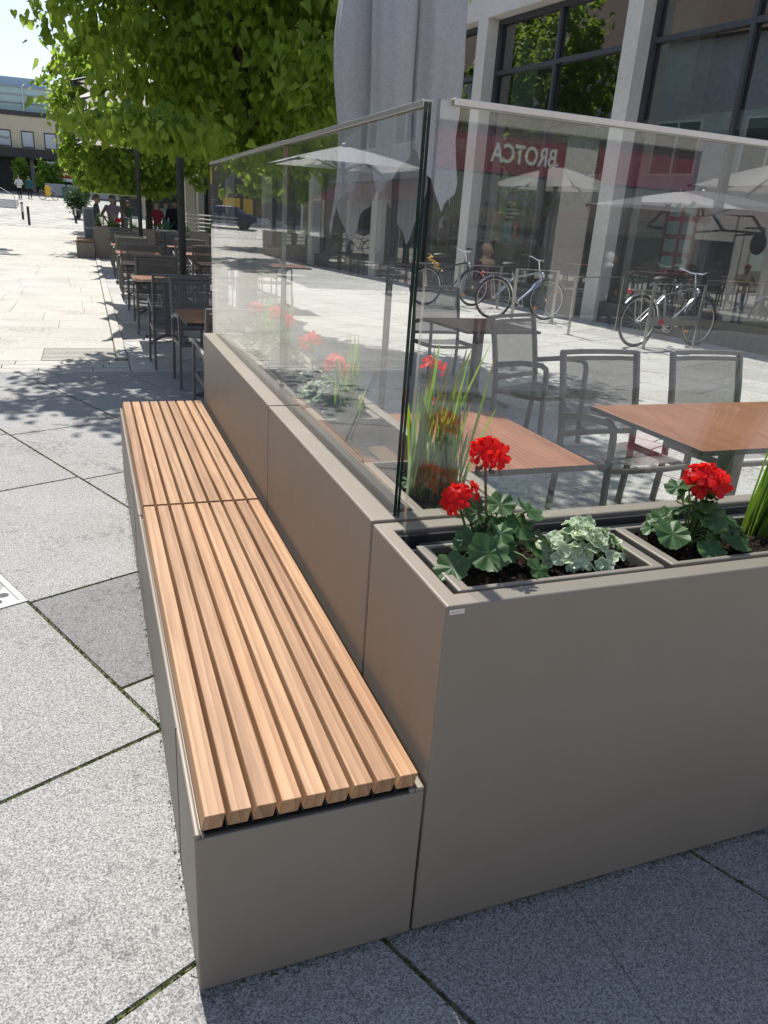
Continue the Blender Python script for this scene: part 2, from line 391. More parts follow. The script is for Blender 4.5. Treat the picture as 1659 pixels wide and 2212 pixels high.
t = NT('limestone'); p = t.pos(); f = t.noise(14, p, 7, .7); g = t.noise(.9, p, 4)
c = t.ramp(f, [(.3, (.66,.63,.58)), (.65, (.77,.74,.69))]); c = t.mix(.5, c, t.ramp(g, [(.35, (.82,.80,.76)), (.6, (1,1,1))]), 'MULTIPLY')
c = t.mix(.8, c, t.ramp(t.noise(60, t.pos((1,1,.35)), 5, .8), [(.24, .45), (.33, 1.0)]), 'MULTIPLY')
t.prin(c, .8, 0, t.bump(f, .15, .004), .25); M_STONE = t.m
def m_brick(name, a, b, mortar, scale=4.5):
    t = NT(name); tcn = t.n('TexCoord'); v = t.n('Mapping'); t.l(tcn.outputs['Object'], v.inputs[0]); v.inputs['Rotation'].default_value = (R(90), 0, 0)
    sx = t.n('SeparateXYZ'); t.l(tcn.outputs['Object'], sx.inputs[0]); cx = t.n('CombineXYZ')
    t.l(t.math('ADD', sx.outputs[0], sx.outputs[1]), cx.inputs[0]); t.l(sx.outputs[2], cx.inputs[1])
    br = t.n('TexBrick'); t.l(cx.outputs[0], br.inputs['Vector']); br.inputs['Scale'].default_value = scale
    br.inputs['Color1'].default_value = (*a,1); br.inputs['Color2'].default_value = (*b,1); br.inputs['Mortar'].default_value = (*mortar,1); br.inputs['Mortar Size'].default_value = .015
    c = t.mix(.5, br.outputs[0], t.ramp(t.noise(5, t.pos(), 6), [(.3, .7), (.7, 1.15)]), 'MULTIPLY')
    t.prin(c, .85, 0, None, .2); return t.m
M_BRICKDK = m_brick('dark_brick', (.055,.045,.042), (.085,.068,.06), (.10,.09,.085))
M_BRICKGR = m_brick('grey_brick', (.52,.54,.57), (.60,.62,.65), (.42,.43,.44))
M_ROOF = m_brick('roof_tile', (.10,.07,.055), (.16,.11,.085), (.05,.04,.035), 7)
M_MAROON = plain('maroon_fascia', (.25,.012,.045), .45, 0, .1)
M_CREAMWALL = plain('cream_render', (.60,.52,.38), .85, 0, .05, 1.5)
M_PALEWALL = plain('pale_grey_render', (.56,.54,.51), .85, 0, .07, 1.2)
M_FRAME = plain('window_frame_grey', (.075,.08,.09), .4, .4, .08)
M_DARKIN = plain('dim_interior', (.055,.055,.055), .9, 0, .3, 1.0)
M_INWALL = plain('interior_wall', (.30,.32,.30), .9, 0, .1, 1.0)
M_DARKFASC = plain('dark_fascia', (.05,.045,.045), .5, 0, .1)
M_PLINTH = plain('plinth_stone', (.09,.085,.08), .6, 0, .2)

# ------------------------------------------------------------------ ground
def gz(x, y):
    if y > 49: return .05*(min(y, 90)-49)
    if y < -3.5: return .058*(max(y, -24)+3.5)
    return 0.0
def clip_poly(poly, a, b, c):
    """keep a*x+b*y<=c"""
    o = []
    for i in range(len(poly)):
        p, q = poly[i], poly[(i+1) % len(poly)]
        dp, dq = a*p[0]+b*p[1]-c, a*q[0]+b*q[1]-c
        if dp <= 0: o.append(p)
        if (dp < 0 < dq) or (dq < 0 < dp):
            t_ = dp/(dp-dq); o.append((p[0]+(q[0]-p[0])*t_, p[1]+(q[1]-p[1])*t_))
    return o
def clip_rect(poly, x0, x1, y0, y1):
    for a, b, c in ((-1,0,-x0),(1,0,x1),(0,-1,-y0),(0,1,y1)):
        if len(poly) < 3: return []
        poly = clip_poly(poly, a, b, c)
    return poly if len(poly) >= 3 else []
def slabs(mb, ang, rows, u0, lens, rects, gap, ext, r, fixed=None, z=.006, edge=.0):
    """rows: row width; slabs in a frame turned by ang, clipped to rects"""
    ca, sa = math.cos(ang), math.sin(ang)
    tow = lambda u, v: (u*ca - v*sa, u*sa + v*ca)
    n0, n1 = int((-ext-u0)/rows)-1, int((ext-u0)/rows)+1
    for k in range(n0, n1):
        ua, ub = u0+k*rows, u0+(k+1)*rows
        cuts = [-ext + r.random()*lens[1]]
        while cuts[-1] < ext: cuts.append(cuts[-1] + lens[0] + r.random()*(lens[1]-lens[0]))
        if fixed and k in fixed:
            f = fixed[k]; cuts = [c for c in cuts if c < f[0][0]-.35 or c > f[-1][0]+.5] + [c[0] for c in f]; cuts.sort()
        for va, vb in zip(cuts[:-1], cuts[1:]):
            tn = min(1, max(0.15, .58 + r.gauss(0, .16)))
            if fixed and k in fixed:
                for c_, t_ in fixed[k]:
                    if abs(c_-va) < 1e-6 and t_ is not None: tn = t_
            g = gap/2
            for rc in rects:
                q = clip_rect([tow(ua+g, va+g), tow(ub-g, va+g), tow(ub-g, vb-g), tow(ua+g, vb-g)], *rc)
                if len(q) < 3: continue
                o = len(mb.v)
                cx = sum(p[0] for p in q)/len(q); cy = sum(p[1] for p in q)/len(q)
                n = len(q); sh = .004
                top = []
                for p in q:
                    dx, dy = cx-p[0], cy-p[1]; l_ = math.hypot(dx, dy) or 1
                    top.append((p[0]+dx/l_*sh, p[1]+dy/l_*sh))
                vs = [(p[0], p[1], gz(*p)+z-.007) for p in q] + [(p[0], p[1], gz(*p)+z) for p in top]
                mb.add(vs, [tuple(range(n, 2*n))] + [(i, (i+1) % n, n+(i+1) % n, n+i) for i in range(n)], tn)
base = MB()
ys = [-140, -24, -3.5, 0, 8, 30, 49, 90, 300]; xs = [-220, -40, 0, 40, 220]
for y in ys:
    for x in xs: base.v.append((x, y, gz(x, y))); base.t.append(.5)
nx = len(xs)
for j in range(len(ys)-1):
    for i in range(nx-1): base.f.append((j*nx+i, j*nx+i+1, (j+1)*nx+i+1, (j+1)*nx+i))
tag(build('ground', base, M_JOINT), kind='structure')
rr = random.Random(3)
A = R(24.5)
FIX = {0: [(1.083-.9, None), (1.083, .75), (1.866, .62), (2.98, .7), (3.9, None)], 1: [(1.0, .6), (2.158, .02), (2.96, .66), (4.36, .6), (5.5, None)], 2: [(3.2, .55), (4.3, .7), (5.46, .6), (6.4, None)]}
for nm_, mat_, rects_ in (('granite_paving', M_SLAB, [(-16, 1.058, -24, 7.98), (1.058, 16, -24, 1.5)]), ('terrace_paving', M_SLAB_BRIGHT, [(1.058, 16, 1.5, 7.98), (.34, 16, 7.98, 46)])):
    near = MB(); slabs(near, A, .84, .985-.84, (.78, 1.45), rects_, .010, 60, random.Random(3), fixed=FIX)
    tag(build(nm_, near, mat_), kind='structure')
cou = MB()
rows_ = [(7.98, 8.18), (8.18, 8.37), (8.37, 8.58)]
for a_, b_ in rows_:
    x = -30.0 + rr.random()*.4
    while x < .33:
        x2 = min(.335, x + .42 + rr.random()*.12)
        q = [(x+.005, a_+.006), (x2-.005, a_+.006), (x2-.005, b_-.006), (x+.005, b_-.006)]
        cou.add([(p_[0], p_[1], 0) for p_ in q] + [(p_[0], p_[1], .005) for p_ in q], [(4,5,6,7),(0,1,5,4),(1,2,6,5),(2,3,7,6),(3,0,4,7)], .5+rr.gauss(0,.12)); x = x2
y = 8.58; first = True
while y < 47:
    d_ = .76; x = -34.0 + rr.random()
    while x < .21:
        x2 = min(.215, x + .8 + rr.random()*.6)
        if x2 > .05: x2 = .215
        tn = .62+rr.gauss(0,.1)
        if first and x < -.53 < x2: x2 = -.53
        if first and x >= -.5301:
            for k in range(9):          # tactile ribbed slab
                ya = y + .012 + k*.08
                cou.add([(-.525,ya,0),(.205,ya,0),(.205,ya+.05,0),(-.525,ya+.05,0),(-.525,ya,.009),(.205,ya,.009),(.205,ya+.05,.009),(-.525,ya+.05,.009)], [(4,5,6,7),(0,1,5,4),(1,2,6,5),(2,3,7,6),(3,0,4,7)], .7)
            cou.add([(-.525,y+.006,.002),(.205,y+.006,.002),(.205,y+d_-.006,.002),(-.525,y+d_-.006,.002)], [(0,1,2,3)], .35)
            break
        q = [(x+.003, y+.003), (x2-.003, y+.003), (x2-.003, y+d_-.003), (x+.003, y+d_-.003)]
        cou.add([(p_[0], p_[1], 0) for p_ in q] + [(p_[0], p_[1], .005) for p_ in q], [(4,5,6,7),(0,1,5,4),(1,2,6,5),(2,3,7,6),(3,0,4,7)], tn); x = x2
    y += d_; first = False
slabs(cou, R(-38), .30, 0, (2.5, 4), [(-40, 14, 47.1, 49.0)], .035, 90, rr, z=.006)
slabs(cou, R(-24), .55, 0, (4, 9), [(-60, 60, 49.1, 90)], .075, 140, rr, z=.008)
tag(build('plaza_paving', cou, M_PAVE), kind='structure')
kb = MB()
y = 8.66
while y < 46:
    y2 = y + 1.0; kb.box((.225, y+.004, -.02), (.335, y2-.004, .03), .55+rr.gauss(0,.08)); y = y2
tag(build('kerb_strip', kb, M_PAVE, bevel=.008), kind='structure')
# moss tufts in the joints
mo = MB()
def moss_line(p, q, n, w=.01):
    for i in range(n):
        k = rr.random(); x = p[0]+(q[0]-p[0])*k + rr.gauss(0, w*.5); y = p[1]+(q[1]-p[1])*k + rr.gauss(0, w*.5)
        s_ = .003 + rr.random()*.006; a = rr.random()*6.3
        mo.add([(x-s_*math.cos(a), y-s_*math.sin(a), .001), (x+s_*math.cos(a), y+s_*math.sin(a), .001), (x+rr.gauss(0,s_), y+rr.gauss(0,s_), .006+rr.random()*.006)], [(0,1,2)], rr.random())
ca_, sa_ = math.cos(A), math.sin(A)
tw = lambda u, v: (u*ca_-v*sa_, u*sa_+v*ca_)
for u_ in (.985, 1.825, .145, 2.665, -.695): moss_line(tw(u_, .3), tw(u_, 6.5), 900)
for v_, ua, ub in ((1.866,.145,.985),(2.96,.985,1.825),(2.158,.985,1.825),(2.98,.145,.985),(4.36,.985,1.825),(1.083,.145,.985)): moss_line(tw(ua,v_), tw(ub,v_), 160, .006)
moss_line((.335,8.7),(.345,16),1500,.03); moss_line((.30,8.64),(1.2,8.64),200,.02)
moss_line((.12,1.162),(2.6,1.164),1500,.010); moss_line((.113,1.2),(.113,4.6),700,.006)
tag(build('joint_moss', mo, m_leaf('moss', (.06,.075,.02), (.13,.17,.04), (.2,.3,.05), .2)), kind='stuff')
# ------------------------------------------------------------------ bench and planters
BX0, BX1, PX = .117, .612, .618
Y0 = 1.168
def bench(name, label, y0, y1, ground=0.0, xo=0.0, loc=(0,0,0)):
    t_ = thing(name, label, 'bench', (BX0+xo, y0, ground))
    w, l = BX1-BX0, y1-y0
    b = MB()
    b.box((0, .0, .012), (w, l-.003, .438))
    b.box((0.0, .0, .438), (.012, l-.003, .450)); b.box((w-.022, .0, .438), (w, l-.003, .450))
    b.box((.012, .0, .438), (.020, .022, .450)) ; b.box((w-.036, .0, .438), (w-.022, .022, .450))
    body = build('body', b, M_TAUPE, t_, bevel=.004)
    g = MB(); g.box((-.0012, .345, .02), (.002, .348, .452)); build('panel_seam', g, M_GASKET, t_)
    pl = MB(); pl.box((.0205, .0035, .4445), (w-.0365, l-.008, .4515)); build('carrier_plate', pl, M_MATTE, t_, bevel=.002)
    n = 9; pitch = .0519; sw = .0412
    for k in range(n):
        s_ = MB(); x0 = .0215 + k*pitch
        xb = x0-.0078; ya_, yb_ = .004, l-.008       # slanted sides: each slat leans like a parallelogram
        s_.add([(xb,ya_,.4545),(xb+sw,ya_,.4545),(xb+sw,yb_,.4545),(xb,yb_,.4545),(x0,ya_,.489),(x0+sw,ya_,.489),(x0+sw,yb_,.489),(x0,yb_,.489)],
               [(3,2,1,0),(4,5,6,7),(0,1,5,4),(1,2,6,5),(2,3,7,6),(3,0,4,7)], (k*0.113+y0*.37+.07) % 1.0)
        build('seat_slat', s_, M_WOOD, t_, bevel=.0028)
    for yy in (.05, l*.5, l-.06):
        sc_ = MB(); sc_.box((.02, yy, .4522), (w-.03, yy+.03, .4542)); build('slat_support', sc_, M_MATTE, t_)
    return t_
bench('slatted_bench', 'wooden slatted bench with taupe metal sides nearest the camera', Y0, 2.895)
bench('slatted_bench', 'wooden slatted bench joined behind the nearest one along the planter wall', 2.900, 4.665)

def open_box(mb, x0, x1, y0, y1, z0, z1, rims, tone=.5):
    """hollow planter body: rims = (left,right,front,back) top widths"""
    l_, r_, f_, b_ = rims
    O = [(x0,y0),(x1,y0),(x1,y1),(x0,y1)]; I = [(x0+l_,y0+f_),(x1-r_,y0+f_),(x1-r_,y1-b_),(x0+l_,y1-b_)]
    zb = z1-.20
    vs = [(p[0],p[1],z0) for p in O] + [(p[0],p[1],z1) for p in O] + [(p[0],p[1],z1) for p in I] + [(p[0],p[1],zb) for p in I]
    fs = [(3,2,1,0)]
    for i in range(4):
        j = (i+1) % 4
        fs += [(i,j,4+j,4+i), (4+i,4+j,8+j,8+i), (8+i,8+j,12+j,12+i)]
    fs.append((12,13,14,15))
    mb.add(vs, fs, tone)
ZT = .897
pc = thing('metal_planter', 'taupe metal corner planter with badge, geraniums and glass, nearest the camera', 'planter', (PX, Y0, 0))
b = MB(); open_box(b, 0, 2.10, 0, .440, .012, ZT, (.040,.05,.050,.052)); build('body', b, M_TAUPE, pc, bevel=.006, seg=3)
b = MB(); b.box((.075, .312, ZT-.060), (2.05, .322, ZT-.010)); b.box((.04, .322, ZT-.060), (2.05, .335, ZT-.03)); b.box((.04, .372, ZT-.060), (2.05, .388, ZT-.012)); build('glass_channel', b, M_GASKET, pc)
b = MB(); b.box((.060, .290, ZT-.012), (2.05, .300, ZT-.006)); build('trim_strip', b, M_ALU, pc)
bd = MB(); bd.box((.006, -.0022, .8775), (.040, .001, .8895)); badge = build('badge', bd, M_ALU, pc, bevel=.0006)
def text_obj(name, body, size, mat, parent, M, extrude=.001, offset=0.0, mirror=False, align='LEFT', sx=1.0):
    cu = bpy.data.curves.new(name, 'FONT'); cu.body = body; cu.size = size; cu.extrude = extrude; cu.offset = offset; cu.align_x = align
    cu.resolution_u = 3
    tmp = bpy.data.objects.new('tmp', cu); COL.objects.link(tmp)
    dg = bpy.context.evaluated_depsgraph_get()
    me = bpy.data.meshes.new_from_object(tmp.evaluated_get(dg)); bpy.data.objects.remove(tmp)
    me.materials.clear(); me.materials.append(mat)
    S = Matrix.Diagonal((sx, 1, 1, 1)); me.transform(M @ S)
    o = bpy.data.objects.new(name, me); COL.objects.link(o)
    if parent: o.parent = parent
    return o
XZ = Matrix.Rotation(R(90), 4, 'X')        # text standing upright, read from -Y
text_obj('badge_lettering', 'gartenmetall', .0046, M_WHITE, badge, Matrix.Translation((.009, -.0027, .8815)) @ XZ, .0003, .0001)
pm = thing('metal_planter', 'taupe metal planter wall beside the near half of the bench', 'planter', (PX, 1.616, 0))
b = MB(); open_box(b, 0, .440, 0, 1.204, .012, ZT+.004, (.072,.045,.05,.012)); build('body', b, M_TAUPE, pm, bevel=.006, seg=3)
b = MB(); b.box((.052, .012, ZT-.04), (.058, 1.19, ZT+.003)); b.box((.092, .03, ZT-.05), (.110, 1.19, ZT-.004)); build('glass_channel', b, M_GASKET, pm)
b = MB(); b.box((.100, .075, ZT-.10), (.136, 1.15, ZT+.002)); build('inner_rail', b, M_TAUPE, pm, bevel=.004)
pf = thing('metal_planter', 'taupe metal planter wall beside the far half of the bench', 'planter', (PX, 2.824, 0))
b = MB(); open_box(b, 0, .440, 0, 1.83, .012, ZT+.006, (.072,.045,.012,.03)); build('body', b, M_TAUPE, pf, bevel=.006, seg=3)
b = MB(); b.box((.052, .012, ZT-.04), (.058, 1.80, ZT+.003)); b.box((.092, .03, ZT-.05), (.110, 1.80, ZT-.004)); build('glass_channel', b, M_GASKET, pf)
b = MB(); b.box((.100, .03, ZT-.10), (.136, 1.78, ZT+.002)); build('inner_rail', b, M_TAUPE, pf, bevel=.004)

t = NT('clear_glass_edge'); g_ = t.n('BsdfGlossy'); g_.inputs[1].default_value = .12; g_.inputs[0].default_value = (.6,.62,.6,1)
tr_ = t.n('BsdfTransparent'); tr_.inputs[0].default_value = (.78,.82,.8,1); m_ = t.n('MixShader'); m_.inputs[0].default_value = .4
t.l(tr_.outputs[0], m_.inputs[1]); t.l(g_.outputs[0], m_.inputs[2]); t.l(m_.outputs[0], t.out.inputs[0]); M_EDGE2 = t.m
# glass wind screens
def screen(name, label, a, b_, z0, z1, axis, rail0=None, dark=(-1,)):
    """a,b_: plan corners of the pane (thickness included)"""
    (x0, y0), (x1, y1) = a, b_
    t_ = thing(name, label, 'glass screen', ((x0+x1)/2, (y0+y1)/2, 0))
    cx, cy = (x0+x1)/2, (y0+y1)/2
    g = MB(); hx, hy = (x1-x0)/2, (y1-y0)/2
    if axis == 'y':   # pane runs along y: two big faces at x = +-hx
        for sx in (-1, 1):
            v = [(sx*hx,-hy,z0),(sx*hx,hy,z0),(sx*hx,hy,z1),(sx*hx,-hy,z1)]; g.add(v, [(0,1,2,3) if sx > 0 else (3,2,1,0)])
    else:
        for sy in (-1, 1):
            v = [(-hx,sy*hy,z0),(hx,sy*hy,z0),(hx,sy*hy,z1),(-hx,sy*hy,z1)]; g.add(v, [(0,1,2,3) if sy < 0 else (3,2,1,0)])
    build('pane', g, M_GLASS, t_)
    for s_ in (-1, 1):
        e = MB()
        if axis == 'y':
            for q in ((-hx, -.0012), (.0012, hx)):
                e.add([(q[0],s_*hy,z0),(q[1],s_*hy,z0),(q[1],s_*hy,z1),(q[0],s_*hy,z1)], [(0,1,2,3)])
            e.add([(-.0012,s_*(hy-.003),z0),(.0012,s_*(hy-.003),z0),(.0012,s_*(hy-.003),z1),(-.0012,s_*(hy-.003),z1)], [(0,1,2,3)])
        else:
            e.add([(s_*hx,-hy,z0),(s_*hx,hy,z0),(s_*hx,hy,z1),(s_*hx,-hy,z1)], [(0,1,2,3)])
        build('pane_edge', e, M_EDGE if axis == 'y' and s_ in dark else M_EDGE2, t_)
    r_ = MB(); q = .003
    if axis == 'y':
        ya = -hy if rail0 is None else -hy+rail0
        r_.box((-hx-q, ya, z1-.009), (-hx-.0005, hy, z1+.004)); r_.box((hx+.0005, ya, z1-.009), (hx+q, hy, z1+.004)); r_.box((-hx-.0005, ya, z1+.0008), (hx+.0005, hy, z1+.004))
    else:
        xa = -hx+.028
        r_.box((xa, -hy-q, z1-.009), (hx, -hy-.0005, z1+.004)); r_.box((xa, hy+.0005, z1-.009), (hx, hy+q, z1+.004)); r_.box((xa, -hy-.0005, z1+.0008), (hx, hy+.0005, z1+.004))
    build('top_rail', r_, M_ALU, t_, bevel=.0012)
    return t_
screen('glass_screen', 'clear glass screen with dark near edge behind the near half of the bench', (.682, 1.632), (.699, 2.907), ZT-.05, 1.838, 'y')
screen('glass_screen', 'clear glass screen at the far end of the bench planter', (.682, 2.910), (.699, 4.690), ZT-.05, 1.840, 'y', dark=())
screen('glass_screen', 'clear glass screen behind the red geraniums, facing the camera', (.667, 1.513), (2.66, 1.529), ZT-.05, 1.830, 'x')

# ------------------------------------------------------------------ planting trays
def tray(label, x0, x1, y0, y1, z1=.893, rim=.030, soil=.028, rimr=None):
    t_ = thing('plant_tray', label, 'planting tray', ((x0+x1)/2, (y0+y1)/2, z1-.17))
    hx, hy, z = (x1-x0)/2, (y1-y0)/2, .17
    b = MB(); rr_ = rim
    O = [(-hx,-hy),(hx,-hy),(hx,hy),(-hx,hy)]; I = [(-hx+rr_,-hy+rr_*.55),(hx-(rimr or rr_),-hy+rr_*.55),(hx-(rimr or rr_),hy-rr_*.35),(-hx+rr_,hy-rr_*.35)]
    vs = [(p[0],p[1],0) for p in O]+[(p[0],p[1],z) for p in O]+[(p[0],p[1],z) for p in I]+[(p[0],p[1],z-.06) for p in I]
    fs = [(3,2,1,0)]
    for i in range(4):
        j = (i+1) % 4; fs += [(i,j,4+j,4+i),(4+i,4+j,8+j,8+i),(8+i,8+j,12+j,12+i)]
    b.add(vs, fs); build('tray_body', b, M_TAUPE, t_, bevel=.005, seg=3)
    s_ = MB(); nx_, ny_ = max(8, int((x1-x0)/.012)), max(8, int((y1-y0)/.012)); r0 = random.Random(int(x0*1000+y0*77))
    for j in range(ny_+1):
        for i in range(nx_+1):
            x = -hx+rr_-.004 + (2*hx-rr_-(rimr or rr_)+.008)*i/nx_; yq = -hy+rr_*.55-.004 + (2*hy-rr_*.9+.008)*j/ny_
            s_.v.append((x, yq, z-soil + r0.gauss(0, .0045) + .006*math.sin(x*31+yq*17))); s_.t.append(.5)
    for j in range(ny_):
        for i in range(nx_): s_.f.append((j*(nx_+1)+i, j*(nx_+1)+i+1, (j+1)*(nx_+1)+i+1, (j+1)*(nx_+1)+i))
    for k in range(int((x1-x0)*(y1-y0)*1500)):
        x, yq = r0.uniform(-hx+rr_, hx-rr_), r0.uniform(-hy+.02, hy-.015); s0 = r0.uniform(.003, .009)
        M_ = Matrix.Translation((x, yq, z-soil+.004)) @ Matrix.Rotation(r0.random()*6, 4, 'Z') @ Matrix.Rotation(r0.gauss(0,.5), 4, 'X')
        s_.box((-s0, -s0*.7, -.003), (s0, s0*.7, .004), .5, M_)
    build('soil', s_, M_SOIL, t_)
    return t_
tray('planting tray at the corner, with red geranium and variegated ivy', .676, 1.213, 1.232, 1.462)
tray('planting tray in the front planter right of the corner tray', 1.238, 1.80, 1.237, 1.464)
tray('planting tray of reedy grass behind the corner of the glass', .762, 1.020, 1.672, 2.10)
tray('planting tray with red geraniums halfway along the glass wall', .762, 1.020, 2.62, 3.34)
tray('planting tray with red geraniums at the far end of the glass wall', .762, 1.020, 3.60, 4.50)
b = MB(); b.box((.757, 2.11, .78), (.768, 2.60, .897)); b.box((.757, 2.11, .78), (1.02, 2.60, .80)); tag(build('coir_liner', b, M_COIR), 'brown coir felt liner in the planter behind the glass wall', 'coir liner')

# ------------------------------------------------------------------ plants in the trays
def rot_to(nv, spin):
    """matrix whose local Z is nv, turned by spin about it"""
    return Vector(nv).normalized().to_track_quat('Z', 'Y').to_matrix().to_4x4() @ Matrix.Rotation(spin, 4, 'Z')
def disc_leaf(mb, c, nv, spin, rad, r, lobes=7, edge=True, cup=.25, tone=.5):
    """round scalloped leaf, notch where the stalk joins; rim ring gets the lighter tone"""
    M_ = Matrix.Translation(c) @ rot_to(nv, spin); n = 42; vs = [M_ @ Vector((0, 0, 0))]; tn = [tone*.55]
    wob = [r.gauss(0, .05) for _ in range(5)]
    for q, k in enumerate((.38, .72, .90, 1.0)):
        for i in range(n):
            a = 2*math.pi*i/n; notch = .80 if min(i, n-i) <= 1 and q > 0 else 1.0
            sc_ = 1 + (.075*math.cos(lobes*a) + (.03*math.cos(3*lobes*a) if k == 1 else 0))*k
            rr_ = rad*k*sc_*notch
            z = rad*(cup*k*k*.5 + .09*k*math.cos(lobes*a) + wob[0]*k*math.cos(a+wob[1]*20) + wob[2]*2*k*k*math.cos(2*a+wob[3]*30))
            vs.append(M_ @ Vector((rr_*math.cos(a), rr_*math.sin(a), z)))
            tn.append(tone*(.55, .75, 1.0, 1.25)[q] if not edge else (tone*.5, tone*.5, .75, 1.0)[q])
    fs = [(0, 1+i, 1+(i+1) % n) for i in range(n)]
    for q in range(3):
        o = 1+q*n; fs += [(o+i, o+n+i, o+n+(i+1) % n, o+(i+1) % n) for i in range(n)]
    mb.add(vs, fs, [min(1, max(0, t_)) for t_ in tn])
def arc(p, q, sag, n=5):
    p, q = Vector(p), Vector(q)
    return [p.lerp(q, i/n) + Vector((0,0,1))*sag*math.sin(math.pi*i/n) for i in range(n+1)]
def petal_head(mb, st, c, rad, r, nfl=16, bud=None, nd=(0,0,1), spread=1.0):
    """ball of five-petalled florets"""
    c = Vector(c); ax = Vector(nd).normalized(); base = c - ax*rad*.75
    for k in range(nfl):
        ph = k*2.399; ct = 1-(k+.5)/nfl*1.15; sn = math.sqrt(max(0, 1-ct*ct))
        d = rot_to(ax, 0).to_3x3() @ Vector((sn*math.cos(ph), sn*math.sin(ph), ct))
        d = (d + Vector((r.gauss(0,.28), r.gauss(0,.28), r.gauss(0,.22)))).normalized()
        fc = c + Vector((d.x*rad*spread, d.y*rad*spread, d.z*rad*.85))*r.uniform(.62, 1.12)
        st.tube(arc(base, fc-d*.004, .004, 3), .0011, 5)
        M_ = Matrix.Translation(fc) @ rot_to(d, r.random()*6.3); s0 = rad*r.uniform(.52, .80)
        for q in range(5):
            a = q*2*math.pi/5 + r.gauss(0, .12); wv = r.gauss(0, .10); tip = r.uniform(.18, .40)
            P_ = Matrix.Rotation(a, 4, 'Z'); tb = r.uniform(.3, .95)
            pts = [(0,0,0),(.30,-.20,.10),(.34,.0,.07),(.30,.20,.10),(.70,-.36,.20+wv),(.74,0,.13),(.70,.36,.20-wv),(1.0,-.24,tip+wv),(1.06,0,tip*.8),(1.0,.24,tip-wv)]
            vs = [M_ @ (P_ @ Vector((x*s0, y*s0, z*s0))) for x, y, z in pts]
            mb.add(vs, [(0,1,2),(0,2,3),(1,4,5,2),(2,5,6,3),(4,7,8,5),(5,8,9,6)], [tb*.45]+[tb*.7]*3+[tb]*3+[min(1,tb*1.25)]*3)
def geranium(label, loc, heads, leaves, seed, extra_stems=(), group='red geraniums in the planters'):
    r = random.Random(seed); t_ = thing('geranium', label, 'flower', loc, 0, group)
    fo, st = MB(), MB()
    crown = Vector((0, 0, .03))
    for (x, y, z, nvx, nvy, rad) in leaves:
        c = Vector((x, y, z)); nv = Vector((nvx, nvy, 1.0)).normalized()
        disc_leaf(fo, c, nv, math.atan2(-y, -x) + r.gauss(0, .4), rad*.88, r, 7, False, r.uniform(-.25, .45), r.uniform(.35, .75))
        st.tube(arc(crown+Vector((x*.15, y*.15, 0)), c-nv*.002, .02, 5), .0022, 6)
    for a in range(3):
        st.tube(arc((r.gauss(0,.01), r.gauss(0,.01), -.02), (r.gauss(0,.03), r.gauss(0,.03), .08), .01, 3), .005, 7)
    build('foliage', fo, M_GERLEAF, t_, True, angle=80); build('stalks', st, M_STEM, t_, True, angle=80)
    for (x, y, z, rad, nfl, nd, sx, sy, br) in heads:
        h, hs = MB(), MB()
        petal_head(h, hs, (x, y, z), rad, r, nfl, None, nd)
        o = build('flower_head', h, M_PETAL, t_, True, angle=80)
        base = Vector((x, y, z)) - Vector(nd).normalized()*rad*.75
        hs.tube([Vector((sx, sy, .0)), Vector((sx*.6+base.x*.4, sy*.6+base.y*.4, base.z*.45)), base], .0032, 8)
        for q in range(7):
            a = r.random()*6.3; e = base + Vector((math.cos(a)*rad*.55, math.sin(a)*rad*.55, -rad*r.uniform(.15,.6)))
            hs.tube(arc(base, e, .003, 3), .0009, 5); hs.ball(e, .0045, 6, .5, (.8,.8,1.3))
        build('flower_stalk', hs, M_STEMBR if br else M_STEM, o, True, angle=80)
    return t_
def bush_leaves(r, n, rx, ry, h, rad):
    o = []
    for k in range(n):
        a = k*2.399 + r.gauss(0,.3); q = math.sqrt((k+.6)/n)
        x, y = rx*q*math.cos(a), ry*q*math.sin(a)
        o.append((x, y, h*(1-.75*q*q)+r.gauss(0,.012), x/rx*.9+r.gauss(0,.25), y/ry*.9+r.gauss(0,.25)-.15, rad*r.uniform(.7,1.2)))
    return o
r = random.Random(5)
lv = bush_leaves(r, 13, .075, .07, .10, .036)
lv += [(-.135,-.085,.035,-.3,-.35,.047), (-.045,-.075,.055,-.05,-.8,.056), (.055,-.135,.030,.5,-.5,.040), (.085,-.055,.045,.6,-.4,.036), (.035,.035,.125,-.2,-.5,.042), (.105,.02,.110,.5,-.4,.045), (-.03,.02,.115,-.3,-.5,.038), (.07,-.01,.085,.2,-.7,.045), (-.075,-.02,.065,-.5,-.5,.034), (.125,-.03,.055,.8,-.2,.035)]
geranium('red geranium with a tall flower head and a low one at the planter corner', (.838, 1.405, .868),
         [(-.035, -.005, .265, .036, 15, (.1,-.15,1), .0, .01, True), (-.082, .035, .145, .032, 13, (-.55,-.25,.8), -.03, .02, False), (-.040, .06, .150, .024, 7, (.2,.2,.9), -.02, .02, True)], lv, 5)
r = random.Random(8)
lv = bush_leaves(r, 20, .115, .085, .12, .040)
lv += [(-.105,-.05,.060,-.4,-.5,.048), (.06,-.085,.045,.2,-.7,.050), (.115,-.035,.055,.6,-.4,.045), (-.045,.03,.150,-.4,-.3,.036), (.045,.02,.135,.3,-.4,.040), (-.02,-.10,.03,-.1,-.7,.042), (0,-.03,.105,-.1,-.5,.040)]
geranium('red geranium with one broad flower head in the front planter right of the ivy', (1.408, 1.375, .868),
         [(.028, .02, .163, .043, 20, (.15,-.25,1), .01, .01, False), (.085, .03, .156, .027, 7, (.7,-.1,.5), .02, .01, False)], lv, 8)
